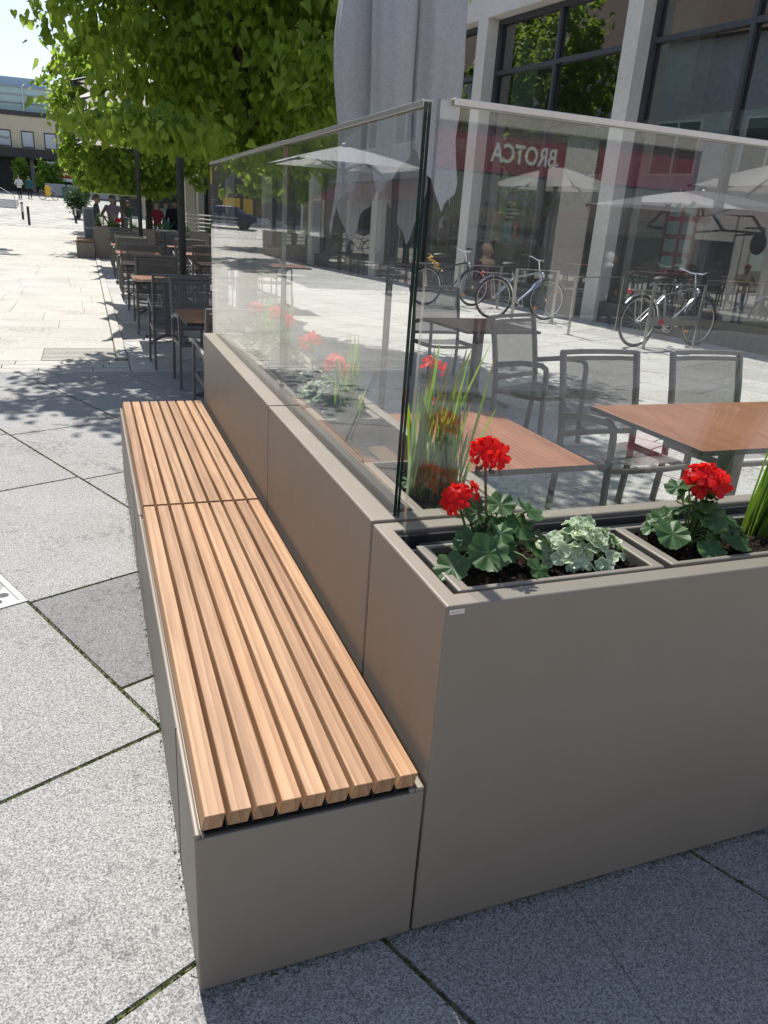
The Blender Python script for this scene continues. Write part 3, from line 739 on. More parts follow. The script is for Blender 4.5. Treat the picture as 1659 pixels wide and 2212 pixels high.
for i, (x, y, hz, lab) in enumerate([(.885, 1.93, .36, 'thin red geranium flowers among the reedy grass behind the glass corner'), (.89, 2.78, .20, 'red geranium behind the glass wall, nearer of the pair in its tray'), (.90, 3.18, .22, 'red geranium behind the glass wall, farther of the pair in its tray'), (.89, 3.78, .26, 'red geranium in the far glass wall tray beside tall grass'), (.90, 4.36, .22, 'red geranium at the very end of the far tray')]):
    r = random.Random(40+i)
    if i == 0: geranium(lab, (x, y, .868), [(0, -.01, hz, .028, 5, (.3,-.2,1), .0, .0, True), (.01, -.02, hz-.11, .022, 4, (.2,-.2,1), .0, 0, True)], bush_leaves(r, 5, .05, .05, .08, .025), 40)
    else: geranium(lab, (x, y, .868), [(-.02, .0, hz, .036, 12, (-.3,-.2,1), 0, 0, False)] + ([(.05, .05, hz-.04, .030, 9, (.1,-.2,1), 0, 0, False)] if i % 2 else []), bush_leaves(r, 16, .10, .10, .13, .042), 40+i)
def ivy_plant(label, loc, rx, ry, h, n, seed):
    r = random.Random(seed); t_ = thing('trailing_plant', label, 'plant', loc, 0, 'variegated plants in the planters')
    fo, st = MB(), MB()
    for k in range(n):
        a = r.random()*6.3; q = math.sqrt(r.random()); x, y = rx*q*math.cos(a), ry*q*math.sin(a)
        z = max(.006, h*(1-q*q*.85)*r.uniform(.6, 1.1))
        disc_leaf(fo, (x, y, z), (x/rx*.9+r.gauss(0,.4), y/ry*.9+r.gauss(0,.4)-.2, 1), r.random()*6.3, r.uniform(.010, .019), r, 5, True, r.uniform(-.3,.5), r.uniform(.45,1.1))
        st.tube(arc((x*.25, y*.25, 0), (x, y, z-.001), .012, 4), .0009, 5)
    build('foliage', fo, M_VARIEG, t_, True, angle=80); build('stalks', st, M_STEM, t_, True, angle=80); return t_
ivy_plant('pale variegated plant between the two red geraniums in the front planter', (1.068, 1.365, .866), .115, .085, .095, 150, 2)
ivy_plant('pale variegated plant behind the glass wall before the grass tray', (.89, 2.98, .868), .13, .12, .10, 120, 3)
ivy_plant('pale variegated plant in the far glass wall tray', (.89, 4.05, .868), .13, .14, .10, 120, 4)
def grass_clump(label, loc, n, h, sprd, seed, mat=None, lean=(0,0), blood=.3):
    r = random.Random(seed); t_ = thing('grass_clump', label, 'grass plant', loc, 0, 'reedy grasses in the planters')
    mbs = {0: MB(), 1: MB()}
    for k in range(n):
        bl = 1 if r.random() < blood else 0; mb = mbs[bl]
        a = r.random()*6.3; q = math.sqrt(r.random())*sprd; x, y = q*math.cos(a), q*math.sin(a)*.75
        L_ = h*r.uniform(.35, 1.0)*(1.0 if k % 3 else .7); ln = r.uniform(.02, .22); ang = r.random()*6.3
        dx, dy = math.cos(ang)*ln+lean[0], math.sin(ang)*ln+lean[1]; w0 = r.uniform(.0022, .0052); sa = r.random()*3.14
        m_ = 7; vs = []; tn = []; crv = r.uniform(.8, 2.2)
        for i in range(m_+1):
            k_ = i/m_; px = x+dx*L_*k_**crv; py = y+dy*L_*k_**crv; pz = -.01+L_*k_*(1-.10*ln*k_)
            w = w0*(.55+1.0*math.sin(math.pi*min(1, k_*.8+.16)))*(1 if k_ < .93 else .35)*(1.0 if i < m_ else .08)
            tw_ = sa+k_*.9
            vs += [(px-w*math.cos(tw_), py-w*math.sin(tw_), pz), (px, py+w*.35, pz), (px+w*math.cos(tw_), py+w*math.sin(tw_), pz)]
            tn += [k_*(.85 if bl and r.random() < .3 else .92)]*3
        fs = []
        for i in range(m_): o = i*3; fs += [(o, o+1, o+4, o+3), (o+1, o+2, o+5, o+4)]
        mb.add(vs, fs, tn)
    build('green_blades', mbs[0], M_GRASS, t_, True, angle=80); build('red_tipped_blades', mbs[1], M_BLOOD, t_, True, angle=80); return t_
grass_clump('reedy green grass with red tips behind the glass corner', (.895, 1.855, .866), 105, .47, .085, 21, lean=(.06,-.02), blood=.5)
grass_clump('reedy red-tipped grass at the right edge of the front planter', (1.685, 1.40, .866), 85, .50, .06, 22, lean=(.30,.0), blood=.55)
grass_clump('reedy grass in the far glass wall tray between geraniums', (.89, 3.95, .866), 90, .42, .08, 23)
grass_clump('reedy grass in the middle glass wall tray', (.89, 2.66, .866), 40, .36, .05, 24)

# ------------------------------------------------------------------ terrace tables and chairs
def make_chair(label, loc, rz, group):
    t_ = thing('terrace_chair', label, 'chair', loc, rz, group)
    W_ = .272
    for s_ in (-1, 1):
        f = MB(); x = s_*W_
        # front leg up to the arm, back along the arm, into the rear post
        f.bar([(x*1.02,.285,0),(x,.262,.40),(x,.258,.60),(x,.245,.648),(x,.205,.668),(x,.02,.655),(x,-.12,.625),(x,-.235,.60)], .022, .040, up=(0,1,0))
        f.bar([(x*.98,-.235,0),(x*.98,-.205,.30),(x*.98,-.215,.50),(x*.98,-.262,.75),(x*.98,-.315,.962)], .024, .040, up=(0,1,0))
        f.bar([(x*.96,.262,.415),(x*.96,.05,.405),(x*.96,-.21,.400)], .022, .040)
        build('side_frame', f, M_CHAIR, t_, bevel=.004)
    c = MB(); c.bar([(-.262,.262,.415),(-.13,.268,.408),(.13,.268,.408),(.262,.262,.415)], .036, .026); build('front_rail', c, M_CHAIR, t_, bevel=.004)
    s_ = MB(); n = 6
    for i in range(n+1):
        y = .25-.46*i/n; z = .445-.020*math.sin(math.pi*i/n)-.02*i/n
        for j in range(5):
            s_.v.append((-.255+.51*j/4, y, z-.012*math.sin(math.pi*j/4))); s_.t.append(.5)
    for i in range(n):
        for j in range(4): s_.f.append((i*5+j, i*5+j+1, (i+1)*5+j+1, (i+1)*5+j))
    build('seat', s_, M_MESHCLOTH, t_, True, angle=80)
    bk = MB(); n = 6
    for i in range(n+1):
        k = i/n; z = .50+.425*k; y = -.212-.092*k
        for j in range(5):
            bk.v.append((-.252+.504*j/4, y-.018*math.sin(math.pi*j/4), z)); bk.t.append(.5)
    for i in range(n):
        for j in range(4): bk.f.append((i*5+j, i*5+j+1, (i+1)*5+j+1, (i+1)*5+j))
    b_ = build('backrest', bk, M_MESHCLOTH, t_, True, angle=80)
    tr_ = MB()
    tr_.bar([(-.276,-.316,.955),(-.13,-.330,.958),(0,-.334,.958),(.13,-.330,.958),(.276,-.316,.955)], .030, .026)
    tr_.bar([(-.255,-.305,.920),(-.12,-.322,.921),(.12,-.322,.921),(.255,-.305,.920)], .012, .026)
    build('top_rail', tr_, M_CHAIR, b_, bevel=.004)
    lo = MB(); lo.bar([(-.262,-.222,.49),(0,-.236,.49),(.262,-.222,.49)], .022, .030); build('lower_rail', lo, M_CHAIR, b_, bevel=.003)
    return t_
def make_table(label, loc, rz, w, d, group):
    t_ = thing('terrace_table', label, 'table', loc, rz, group)
    tp = MB(); tp.box((-w/2,-d/2,.727), (w/2,d/2,.752), rnd.random()); build('tabletop', tp, M_TABLE, t_, bevel=.003)
    ed = MB()
    for a, b_ in (((-w/2-.0015,-d/2-.0015,.7275),(w/2+.0015,-d/2+.002,.7505)),((-w/2-.0015,d/2-.002,.7275),(w/2+.0015,d/2+.0015,.7505)),((-w/2-.0015,-d/2+.0021,.7275),(-w/2+.002,d/2-.0021,.7505)),((w/2-.002,-d/2+.0021,.7275),(w/2+.0015,d/2-.0021,.7505))): ed.box(a, b_)
    build('edge_band', ed, M_BLACK, t_)
    c = MB(); c.box((-.035,-.045,.06), (.035,.045,.70)); c.box((-.14,-.09,.700), (.14,.09,.7265)); build('column', c, M_CHAIR, t_, bevel=.005)
    b_ = MB()
    for sx in (-1, 1):
        for sy in (-1, 1):
            b_.bar([(sx*.02, sy*.03, .075), (sx*.10, sy*.12, .068), (sx*.20, sy*.24, .035), (sx*.24, sy*.285, .012)], .045, .026)
    build('foot', b_, M_CHAIR, t_, bevel=.004)
    return t_
GC, GT = 'grey mesh armchairs on the terrace', 'wood-topped tables on the terrace'
ch0 = make_chair('grey mesh armchair facing the camera, left end of the long table behind the glass', (2.83, 3.43, 0), R(180)+R(1), GC)
def chair(x, y, face, label, jit=2):
    return dup(ch0, (x, y, 0), R(face) + R(rnd.gauss(0, jit)), label, GC)
chair(3.63, 3.43, 180, 'grey mesh armchair facing the camera, middle of the long table behind the glass')
chair(3.30, 5.12, 202, 'grey mesh armchair set askew behind the glass, below the left bicycle')
chair(3.55, 7.45, 180, 'grey mesh armchair beyond the dark table behind the glass')
tb0 = make_table('square wood-topped table close behind the geraniums', (1.45, 2.785, 0), 0, .78, .87, GT)
tb1 = make_table('long wood-topped table in half shade under the right glass', (3.10, 2.86, 0), 0, 1.26, .84, GT)
def table(x, y, label, rz=0): return dup(tb0, (x, y, 0), R(rz), label, GT)
table(3.42, 6.42, 'dark shaded table behind the glass, left of the askew chair', 4)
# the terrace rows under the parasol: kerb row, middle row, building row
seq = [(5.62, 0), (7.42, 180), (8.3, 0), (10.65, 180), (11.38, 0), (13.2, 180), (14.32, 0), (16.1, 180), (17.1, 0), (18.9, 180), (19.8, 0), (21.5, 180), (22.4, 0)]
tabs = [6.6, 9.95, 12.6, 15.3, 18.0, 20.7]
ordn = ['first', 'second', 'third', 'fourth', 'fifth', 'sixth']
def row(x, nm, dy, skip_c=(), skip_t=()):
    for i, (y, f) in enumerate(seq):
        if i in skip_c: continue
        ti = i//2
        side = 'near side of' if f == 0 else 'far side of'
        lab = ('grey mesh armchair on the %s the %s table from the bench, %s' % (side, ordn[ti], nm)) if ti < 6 else 'grey mesh armchair last in line before the far planter, %s' % nm
        chair(x + rnd.gauss(0, .02) + (.15 if i < 2 and nm[0] == 'k' else 0), y + dy, f, lab)
    for j, y in enumerate(tabs):
        if j in skip_t: continue
        table(x + .04 + (.2 if j == 0 else 0), y + dy, 'shaded square table, %s from the bench, %s' % (ordn[j], nm))
row(.845, 'kerb row', 0)
row(2.05, 'middle row', .55, skip_c=(0, 1, 2, 3, 4), skip_t=(0, 1))
row(3.2, 'inner row', 1.0, skip_c=(0, 1, 2, 3, 4, 11, 12), skip_t=(0, 1, 5))
# jacket over a chair back
def drape(name, label, cat, mat, loc, rz, w, h1, h2):
    r = random.Random(9); mb = MB(); n, m = 22, 12
    for i in range(n+1):
        k = i/n; s_ = k*(h1+h2)
        for j in range(m+1):
            x = (j/m-.5)*w*(1-.12*abs(k-.4)) + .012*math.sin(i*.9)
            if s_ < h1: y, z = -.365-.012*math.sin(j*1.3+i*.5), .985-(h1-s_)
            else: y, z = -.295+.012*math.sin(j*1.7+i*.4)+.05*(s_-h1), .985-(s_-h1)
            if abs(s_-h1) < .03: y = -.33; z = .992
            mb.v.append((x, y + .006*math.sin(j*2.1), z)); mb.t.append(.5)
    for i in range(n):
        for j in range(m): mb.f.append((i*(m+1)+j, i*(m+1)+j+1, (i+1)*(m+1)+j+1, (i+1)*(m+1)+j))
    o = build(name, mb, mat, None, True, angle=80, loc=loc, rotz=rz)
    md = o.modifiers.new('thick', 'SOLIDIFY'); md.thickness = .014
    return tag(o, label, cat)
drape('jacket', 'olive green jacket hung over a chair back near the kerb', 'jacket', m_fabric('olive_cloth', (.20,.21,.12), 300), (.84, 17.1, 0), 0, .62, .62, .55)
b = MB(); b.lathe([(0,0),(.032,0),(.034,.02),(.034,.14),(.014,.18),(.012,.21),(0,.21)], 12); 
o = thing('spray_bottle', 'white spray bottle standing on a terrace table', 'bottle', (1.0, 20.7, .752)); build('bottle_body', b, M_WHITE, o, True)
b = MB(); b.box((-.012,-.03,.205), (.012,.04,.235)); b.bar([(0,.03,.205),(0,.035,.17)], .012, .01); build('trigger', b, M_DARKSTEEL, o, bevel=.003)

# ------------------------------------------------------------------ open parasols, closed umbrella
def parasol(label, loc, hx, hy, z_edge, z_top, nx_, ny_, cloth, pole_r=.055, dip=.35, group=None, pole=None):
    """rectangular canopy on ribs; cloth pulled into shallow arcs between the rib tips"""
    t_ = thing('parasol', label, 'parasol', loc, 0, group)
    p_ = MB(); p_.tube([(0,0,.03),(0,0,z_top+.05)], pole_r, 14); build('pole', p_, pole or M_POLE, t_, True)
    b_ = MB(); b_.box((-.40,-.40,.006), (.40,.40,.045)); b_.lathe([(0,.045),(.10,.045),(.10,.09),(.07,.12),(0,.12)], 14); build('base_plate', b_, pole or M_POLE, t_, bevel=.006)
    tips = [(-hx + 2*hx*i/nx_, -hy) for i in range(nx_)] + [(hx, -hy + 2*hy*i/ny_) for i in range(ny_)] + [(hx - 2*hx*i/nx_, hy) for i in range(nx_)] + [(-hx, hy - 2*hy*i/ny_) for i in range(ny_)]
    c = MB(); N = len(tips); S = 8; K = 8; ring = []
    for k in range(K+1):
        q = k/K
        for i in range(N):
            a, b2 = tips[i], tips[(i+1) % N]
            for s_ in range(S):
                u = s_/S; bow = math.sin(math.pi*u)
                x, y = a[0]+(b2[0]-a[0])*u, a[1]+(b2[1]-a[1])*u
                f = 1 - dip*bow*.5*q; rr_ = q*f
                z = z_top - (z_top-z_edge)*(q**1.15) - .10*bow*q*(1-q) 
                c.v.append((x*rr_, y*rr_, z)); c.t.append(.5)
    m = N*S
    for k in range(K):
        for i in range(m): c.f.append((k*m+i, k*m+(i+1) % m, (k+1)*m+(i+1) % m, (k+1)*m+i))
    cv = build('canopy', c, cloth, t_, True, angle=25)
    rb = M_POLE if pole is None else pole
    for (x, y) in tips:
        g = MB(); g.bar([(x*.02, y*.02, z_top-.05), (x*.5, y*.5, z_top-(z_top-z_edge)*.45-.055), (x*1.0, y*1.0, z_edge-.030)], .05, .075)
        g.bar([(x*.02, y*.02, z_top-.62), (x*.45, y*.45, z_top-(z_top-z_edge)*.40-.05)], .022, .028)
        build('rib', g, rb, t_)
    v = MB(); v.lathe([(.0,z_top+.08),(.05,z_top+.07),(.11,z_top+.02),(.14,z_top-.04)], 16); build('top_cap', v, rb, t_, True)
    v = MB(); v.lathe([(pole_r+.003,z_top-.72),(pole_r+.045,z_top-.70),(pole_r+.045,z_top-.58),(pole_r+.003,z_top-.56)], 16); build('hub', v, rb, t_, True)
    return t_
GP = 'open parasols over the terrace'
parasol('large cream parasol with dark ribs over the terrace chairs, nearest of the row', (1.53, 13.9, 0), 1.56, 2.0, 3.04, 3.75, 2, 2, M_CREAM, .06, .35, GP)
parasol('cream parasol farther along the terrace before the far planter', (1.36, 22.0, 0), 1.45, 2.0, 3.0, 3.7, 2, 2, M_CREAM, .055, .35, GP)
# closed umbrella: cloth gathered into deep folds
def closed_umbrella(label, loc, seed):
    t_ = thing('closed_umbrella', label, 'umbrella', loc, R(18))
    p_ = MB(); p_.tube([(0,0,.03),(0,0,3.6)], .024, 12); build('pole', p_, M_FRAME, t_, True)
    b_ = MB(); b_.lathe([(0,.006),(.30,.006),(.30,.05),(.05,.07),(.05,.22),(0,.22)], 20); build('base_weight', b_, M_POLE, t_, True)
    r = random.Random(seed); n, m, K = 288, 46, 6; mb = MB()
    off = [r.gauss(0,.06) for _ in range(K)]; amp = [r.uniform(.7,1.2) for _ in range(K)]; hemd = [r.uniform(-.10,.14) for _ in range(K)]
    def env(z):
        pts = [(1.45,.42),(1.75,.44),(2.05,.452),(2.3,.452),(2.6,.44),(2.9,.415),(3.2,.38),(3.5,.30),(3.75,.06)]
        for (a, ra), (b2, rb) in zip(pts[:-1], pts[1:]):
            if a <= z <= b2:
                k = (z-a)/(b2-a); return ra+(rb-ra)*k
        return pts[0][1] if z < 1.45 else .05
    for i in range(n):
        th = 2*math.pi*i/n; kf = th/(2*math.pi)*K; k0 = int(kf) % K; u = kf-int(kf)
        # every fold: a broad outer panel that ends in a sharp tuck
        tri = u/.88 if u < .88 else (1-u)/.12
        rise = .60+.40*math.sin(min(1, tri)*math.pi/2)**.62
        hem = 1.92 - .36*(1-abs(min(1, u/.97)*2-1.25)/1.25)**1.2*amp[k0] + hemd[k0] + .02*math.sin(u*21)
        for j in range(m+1):
            q = j/m; z = hem + (3.75-hem)*q
            e = env(z); flare = 1 - .10*(1-q)*math.sin(q*9)
            rr_ = e*(rise*amp[k0]**.35*flare*(1-.35*q) + .30*q) + .010*math.sin(7*th+z*5)*(1-q) + e*.030*math.sin(23*th+1.2*math.sin(z*2.2))*(1-.5*q)*(.4+.6*math.sin(3*th+1)**2) + .012*math.sin(3*z+off[k0]*60)*(1-q)
            th2 = th + .25*(1-tri)*(1-q)*.5 + off[k0]
            mb.v.append((rr_*math.cos(th2)*1.0, rr_*math.sin(th2)*.92, z)); mb.t.append(.5)
    for i in range(n):
        for j in range(m): mb.f.append((i*(m+1)+j, ((i+1) % n)*(m+1)+j, ((i+1) % n)*(m+1)+j+1, i*(m+1)+j+1))
    build('folded_canopy', mb, M_CANOPY, t_, True, angle=60)
    t2 = MB(); t2.lathe([(.045,3.74),(.05,3.78),(.02,3.84),(0,3.86)], 12); build('top_cap', t2, M_ALU, t_, True)
    return t_
closed_umbrella('closed light grey umbrella hanging in folds behind the corner of the glass', (1.93, 5.0, 0), 4)

# ------------------------------------------------------------------ trees
LEAF_OUT = [(0,0),(.25,-.11),(.45,.03),(.51,.26),(.42,.42),(.45,.54),(.27,.74),(.12,.98),(0,1.22)]
def leaf_arrays(P, D, Nn, S, lobed=True):
    """P base points (n,3); D hang direction; Nn blade normal; S sizes -> V, faces"""
    n = len(P); D = D/np.linalg.norm(D, axis=1, keepdims=True)
    X_ = np.cross(D, Nn); X_ /= np.linalg.norm(X_, axis=1, keepdims=True)+1e-9; Z_ = np.cross(X_, D)
    half = np.array(LEAF_OUT if lobed else [(0,0),(.38,.10),(.44,.48),(.26,.82),(0,1.1)])
    m = len(half); right = half; left = half[1:-1]*np.array([-1, 1]); mid = np.array([[0, .5]])
    out = np.concatenate([right, left]); k = len(out)
    fold = np.abs(out[:, 0])*.30 - (out[:, 1]**2)*.16
    V = P[:, None, :] + S[:, None, None]*(X_[:, None, :]*out[None, :, :1] + D[:, None, :]*out[None, :, 1:2] + Z_[:, None, :]*fold[None, :, None])
    base = (np.arange(n)*k)[:, None]
    rf = base + np.arange(m)[None, :]                                    # right half ngon (includes both ends on the midrib)
    lf = base + np.array([0] + [m-1] + list(range(k-1, m-1, -1)))[None, :]
    return V.reshape(-1, 3), [rf, lf], k
def tree(label, loc, trunk_h, trunk_r, cr, crad, nleaf, leaf, seed, mat, lobed=False, group='trees on the terrace', zmin=None, shell=.55, clump=1.0, limbs=16, gap=None, extra=()):
    """cr: crown centre above the base; crad: (rx,ry,rz)"""
    r = np.random.default_rng(seed); q = random.Random(seed)
    t_ = thing('street_tree', label, 'tree', loc, 0, group)
    mb = MB(); c = np.array(cr); top = Vector((c[0]*.6, c[1]*.6, c[2]+crad[2]*.55))
    path = [Vector((0,0,-.05)), Vector((q.gauss(0,.02), q.gauss(0,.02), trunk_h*.5)), Vector((q.gauss(0,.04), q.gauss(0,.04), trunk_h)), Vector((top.x*.5, top.y*.5, (trunk_h+top.z)/2)), top]
    mb.tube(path, trunk_r, 12, scale=[1.25, 1.0, .92, .6, .15])
    build('trunk', mb, M_BARK, t_, True, angle=80)
    lb = MB(); ends = []
    for k in range(limbs):
        h = trunk_h*.95 + (top.z-trunk_h)*(k/limbs)*.85; a = k*2.399+q.gauss(0,.3)
        s0 = Vector((top.x*.3, top.y*.3, h)); f = q.uniform(.72, .98)
        dz = q.uniform(-.35, .55) if k > limbs*.35 else q.uniform(-.55, .1)
        e = Vector((c[0]+crad[0]*f*math.cos(a)*math.sqrt(max(.1, 1-dz*dz)), c[1]+crad[1]*f*math.sin(a)*math.sqrt(max(.1, 1-dz*dz)), c[2]+crad[2]*dz*f))
        if zmin is not None: e.z = max(e.z, zmin+.25)
        mid = s0.lerp(e, .5) + Vector((0,0,.28)); lp = [s0, s0.lerp(mid, .5)+Vector((0,0,.06)), mid, mid.lerp(e, .5)+Vector((0,0,.10)), e]
        lb.tube(lp, trunk_r*.34, 7, scale=[1, .8, .6, .38, .14]); ends.append(e)
        for w in range(4):
            i0 = q.uniform(.35, .95); s1 = lp[2].lerp(e, max(0, (i0-.5)*2)) if i0 > .5 else s0.lerp(lp[2], i0*2)
            e2 = s1 + Vector((q.gauss(0,.5)*crad[0]*.5, q.gauss(0,.5)*crad[1]*.5, q.gauss(0,.35)*crad[2]*.4))
            lb.tube([s1, s1.lerp(e2, .5)+Vector((0,0,.05)), e2], trunk_r*.12, 5, scale=[1,.7,.25])
    build('limbs', lb, M_BARK, t_, True, angle=80)
    # leaf clumps: on the shell mostly, thinner inside, with gaps between
    nc = max(60, int(nleaf/26)); u = r.normal(size=(nc, 3)); u /= np.linalg.norm(u, axis=1, keepdims=True)
    rad = np.clip(1-np.abs(r.normal(0, .26, nc))*shell*1.6, .25, 1.05)
    C_ = c + u*rad[:, None]*np.array(crad)
    lump = .16*np.sin(C_[:, 0]*2.3+seed)+.16*np.sin(C_[:, 1]*2.1+1.3*seed)+.14*np.sin(C_[:, 2]*2.6)
    C_ = c + (C_-c)*(1+lump[:, None]*.75)
    if zmin is not None:
        low = C_[:, 2] < zmin; C_[low, 2] = zmin + np.abs(r.normal(0, .18, low.sum())) + (zmin-C_[low, 2])*.15
    cs = r.uniform(.4, 1.2, nc)*clump*.27
    idx = r.integers(0, nc, nleaf)
    off = r.normal(size=(nleaf, 3))*np.array([1,1,.75]); P = C_[idx] + off*cs[idx][:, None]*.62
    if zmin is not None: P[:, 2] = np.maximum(P[:, 2], zmin-.12+r.normal(0, .06, nleaf))
    for cc, sd, n_ in extra:                  # low hanging boughs
        P = np.concatenate([P, np.array(cc)+r.normal(size=(n_, 3))*np.array(sd)]); idx = np.concatenate([idx, r.integers(0, nc, n_)]); nleaf += n_
    if gap is not None:                       # an opening in the crown
        keep = (((P-np.array(gap[0]))/np.array(gap[1]))**2).sum(1) > 1
        P, idx = P[keep], idx[keep]; nleaf = len(P)
    outw = P-c; outw /= np.linalg.norm(outw, axis=1, keepdims=True)
    D = outw*.65 + np.array([0,0,-.75]) + r.normal(0, .6, (nleaf, 3)); Nn = outw*.6 + np.array([0,0,1.0]) + r.normal(0, .6, (nleaf, 3))
    S = leaf*r.uniform(.5, 1.3, nleaf)
    V, F, k = leaf_arrays(P, D, Nn, S, lobed)
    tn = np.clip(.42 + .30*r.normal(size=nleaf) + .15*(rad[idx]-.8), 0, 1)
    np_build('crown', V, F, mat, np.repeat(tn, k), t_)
    return t_
tree('leafy green tree closest to the glass, its crown filling the top of the picture', (1.98, 10.5, 0), 2.1, .13, (.10, -.1, 5.0), (2.46, 2.9, 2.75), 52000, .092, 1, M_LEAF, True, zmin=2.20, shell=.7, limbs=22, gap=((-1.85, -1.3, 2.70), (.50, 2.0, .15)), extra=(((-1.72,-1.2,2.38),(.22,.4,.075),300),((-1.4,-1.6,2.34),(.25,.35,.075),340),((-1.05,-1.4,2.33),(.25,.4,.08),420)))
tree('leafy tree on the terrace with its trunk among the chairs before the far planter', (2.05, 29.0, 0), 1.9, .125, (0, 0, 4.5), (2.6, 2.8, 2.9), 22000, .165, 2, M_LEAF2, False, zmin=1.95, shell=.5)
tree('leafy tree beyond the far planter, thinner trunk to the left', (1.62, 37.5, 0), 2.0, .11, (0, 0, 4.7), (2.5, 2.8, 3.0), 17000, .18, 3, M_LEAF2, False, zmin=2.1, shell=.5)
tree('leafy tree farthest along the terrace row', (1.55, 46.0, 0), 2.2, .12, (0, 0, 5.0), (2.6, 2.8, 3.1), 12000, .22, 4, M_LEAF2, False, zmin=2.3, shell=.5)
tree('tall leafy tree on the opposite terrace, mirrored in the building windows', (-5.9, 29.5, 0), 2.6, .15, (0, 0, 6.6), (2.9, 2.9, 4.2), 15000, .24, 9, M_LEAF2, False, zmin=2.6, shell=.5)
tree('smaller leafy tree on the opposite terrace, mirrored in the long glass', (-7.2, 38.5, 0), 2.4, .13, (0, 0, 5.2), (2.6, 2.6, 3.0), 9000, .26, 10, M_LEAF2, False, zmin=2.4, shell=.5)

# ------------------------------------------------------------------ right-hand building (columns, tall windows)
FA = math.atan2(.145, .989)
P0 = (9.388, 12.491)
rb = thing('commercial_building', 'pale limestone building with tall grey framed windows on the right', 'building', (P0[0], P0[1], 0), FA)
LX = lambda x, y: None
PITCH, CW, REC = 4.66, .37, .36
S0 = .334
def bx(name, a, b_, mat, parent, bevel=0):
    m = MB(); m.box(a, b_); return build(name, m, mat, parent, bevel=bevel)
lint = MB(); lint.box((.002, -13.2, 5.94), (.62, 34, 9.6)); build('upper_wall', lint, M_STONE, rb)
bx('roof_parapet', (-.05, -13.3, 9.6), (.7, 34.1, 9.9), M_FRAME, rb)
k0, k1 = -3, 6
for k in range(k0, k1+1):
    c = MB(); y = S0 + k*PITCH; zs = [0, 1.1, 2.70, 4.29, 5.937]
    for za, zb in zip(zs[:-1], zs[1:]): c.box((0, y, za+.004), (REC-.002, y+CW, zb-.002))
    c.box((.006, y+.006, 0), (REC-.01, y+CW-.006, 5.936))
    build('column', c, M_STONE, rb)
for k in range(k0, k1):
    ya, yb = S0+CW+k*PITCH+.003, S0+(k+1)*PITCH-.003
    fr = MB(); xf0, xf1 = REC-.06, REC+.02
    mid = 2.90 + (k)*PITCH if True else 0
    zT, zM, z0_ = 5.93, 4.88, .40
    fr.box((xf0, ya, zT-.10), (xf1, yb, zT)); fr.box((xf0, ya, z0_), (xf1, yb, z0_+.09)); fr.box((xf0, ya, z0_+.0905), (xf1, ya+.09, zT-.1005)); fr.box((xf0, yb-.09, z0_+.0905), (xf1, yb, zT-.1005))
    fr.box((xf0+.004, ya+.0905, zM-.045), (xf1-.004, mid-.0405, zM+.045)); fr.box((xf0+.004, mid+.0405, zM-.045), (xf1-.004, yb-.0905, zM+.045)); fr.box((xf0+.002, mid-.04, z0_+.0905), (xf1-.002, mid+.04, zT-.1005))
    w = build('window', fr, M_FRAME, rb)
    p_ = MB(); p_.add([(REC+.03, ya, z0_), (REC+.03, yb, z0_), (REC+.03, yb, zT), (REC+.03, ya, zT)], [(3,2,1,0)]); build('pane', p_, M_WINDOW, w)
    sl_ = MB(); sl_.box((.10, ya, 0), (REC+.05, yb, z0_-.002)); build('plinth', sl_, M_PLINTH, rb)
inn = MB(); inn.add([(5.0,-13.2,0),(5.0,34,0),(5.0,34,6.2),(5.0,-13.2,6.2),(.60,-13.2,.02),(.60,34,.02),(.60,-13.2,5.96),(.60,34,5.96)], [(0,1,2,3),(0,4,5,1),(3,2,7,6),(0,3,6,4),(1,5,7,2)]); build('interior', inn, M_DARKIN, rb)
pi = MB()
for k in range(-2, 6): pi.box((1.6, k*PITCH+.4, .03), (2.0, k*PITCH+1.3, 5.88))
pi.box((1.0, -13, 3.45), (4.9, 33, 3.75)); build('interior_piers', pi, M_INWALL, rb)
# posters hung inside the panes
def poster(label, y0, y1, z0, z1, mat, x=REC+.06):
    t_ = thing('window_poster', label, 'poster', (P0[0], P0[1], 0), FA)
    m = MB(); m.box((x, y0, z0), (x+.012, y1, z1)); build('sheet', m, mat, t_); return t_
M_TEAL = plain('poster_green', (.16,.30,.26), .5, 0, .05); M_PDARK = plain('poster_dark_print', (.06,.05,.045), .5, 0, .6, 14)
M_PRED = plain('poster_red', (.62,.03,.04), .5, 0, .04); M_PMINT = plain('poster_mint', (.55,.66,.62), .5, 0, .04)
po = poster('green framed window poster with dark photo and red corner logo', 3.36, 4.20, 1.30, 2.53, M_TEAL)
YT = Matrix.Rotation(R(90), 4, 'X')
FM = lambda y, z, x=REC+.056: Matrix.Translation((x, y, z)) @ Matrix.Rotation(R(-90), 4, 'Z') @ YT
m = MB(); m.box((REC+.054, 3.50, 1.80), (REC+.0595, 4.12, 2.42)); build('photo_print', m, M_PDARK, po)
m = MB(); m.box((REC+.054, 3.815, 1.42), (REC+.0595, 4.12, 1.78)); build('mint_panel', m, M_PMINT, po)
m = MB(); m.box((REC+.054, 3.50, 1.42), (REC+.0595, 3.80, 1.78)); rp = build('logo_panel', m, M_PRED, po)
text_obj('logo_letter', 'S', .26, M_WHITE, rp, FM(3.74, 1.50, REC+.052), .001, .012)
m = MB(); m.ball((REC+.050, 3.66, 1.735), .022, 8, .5, (.2,1,1)); build('logo_dot', m, M_WHITE, rp)
ln = MB()
for i, wd in enumerate((.40, .46, .30)): ln.box((REC+.052, 4.08-wd, 2.02-i*.085), (REC+.0535, 4.08, 2.06-i*.085))
build('heading_lines', ln, M_WHITE, po)
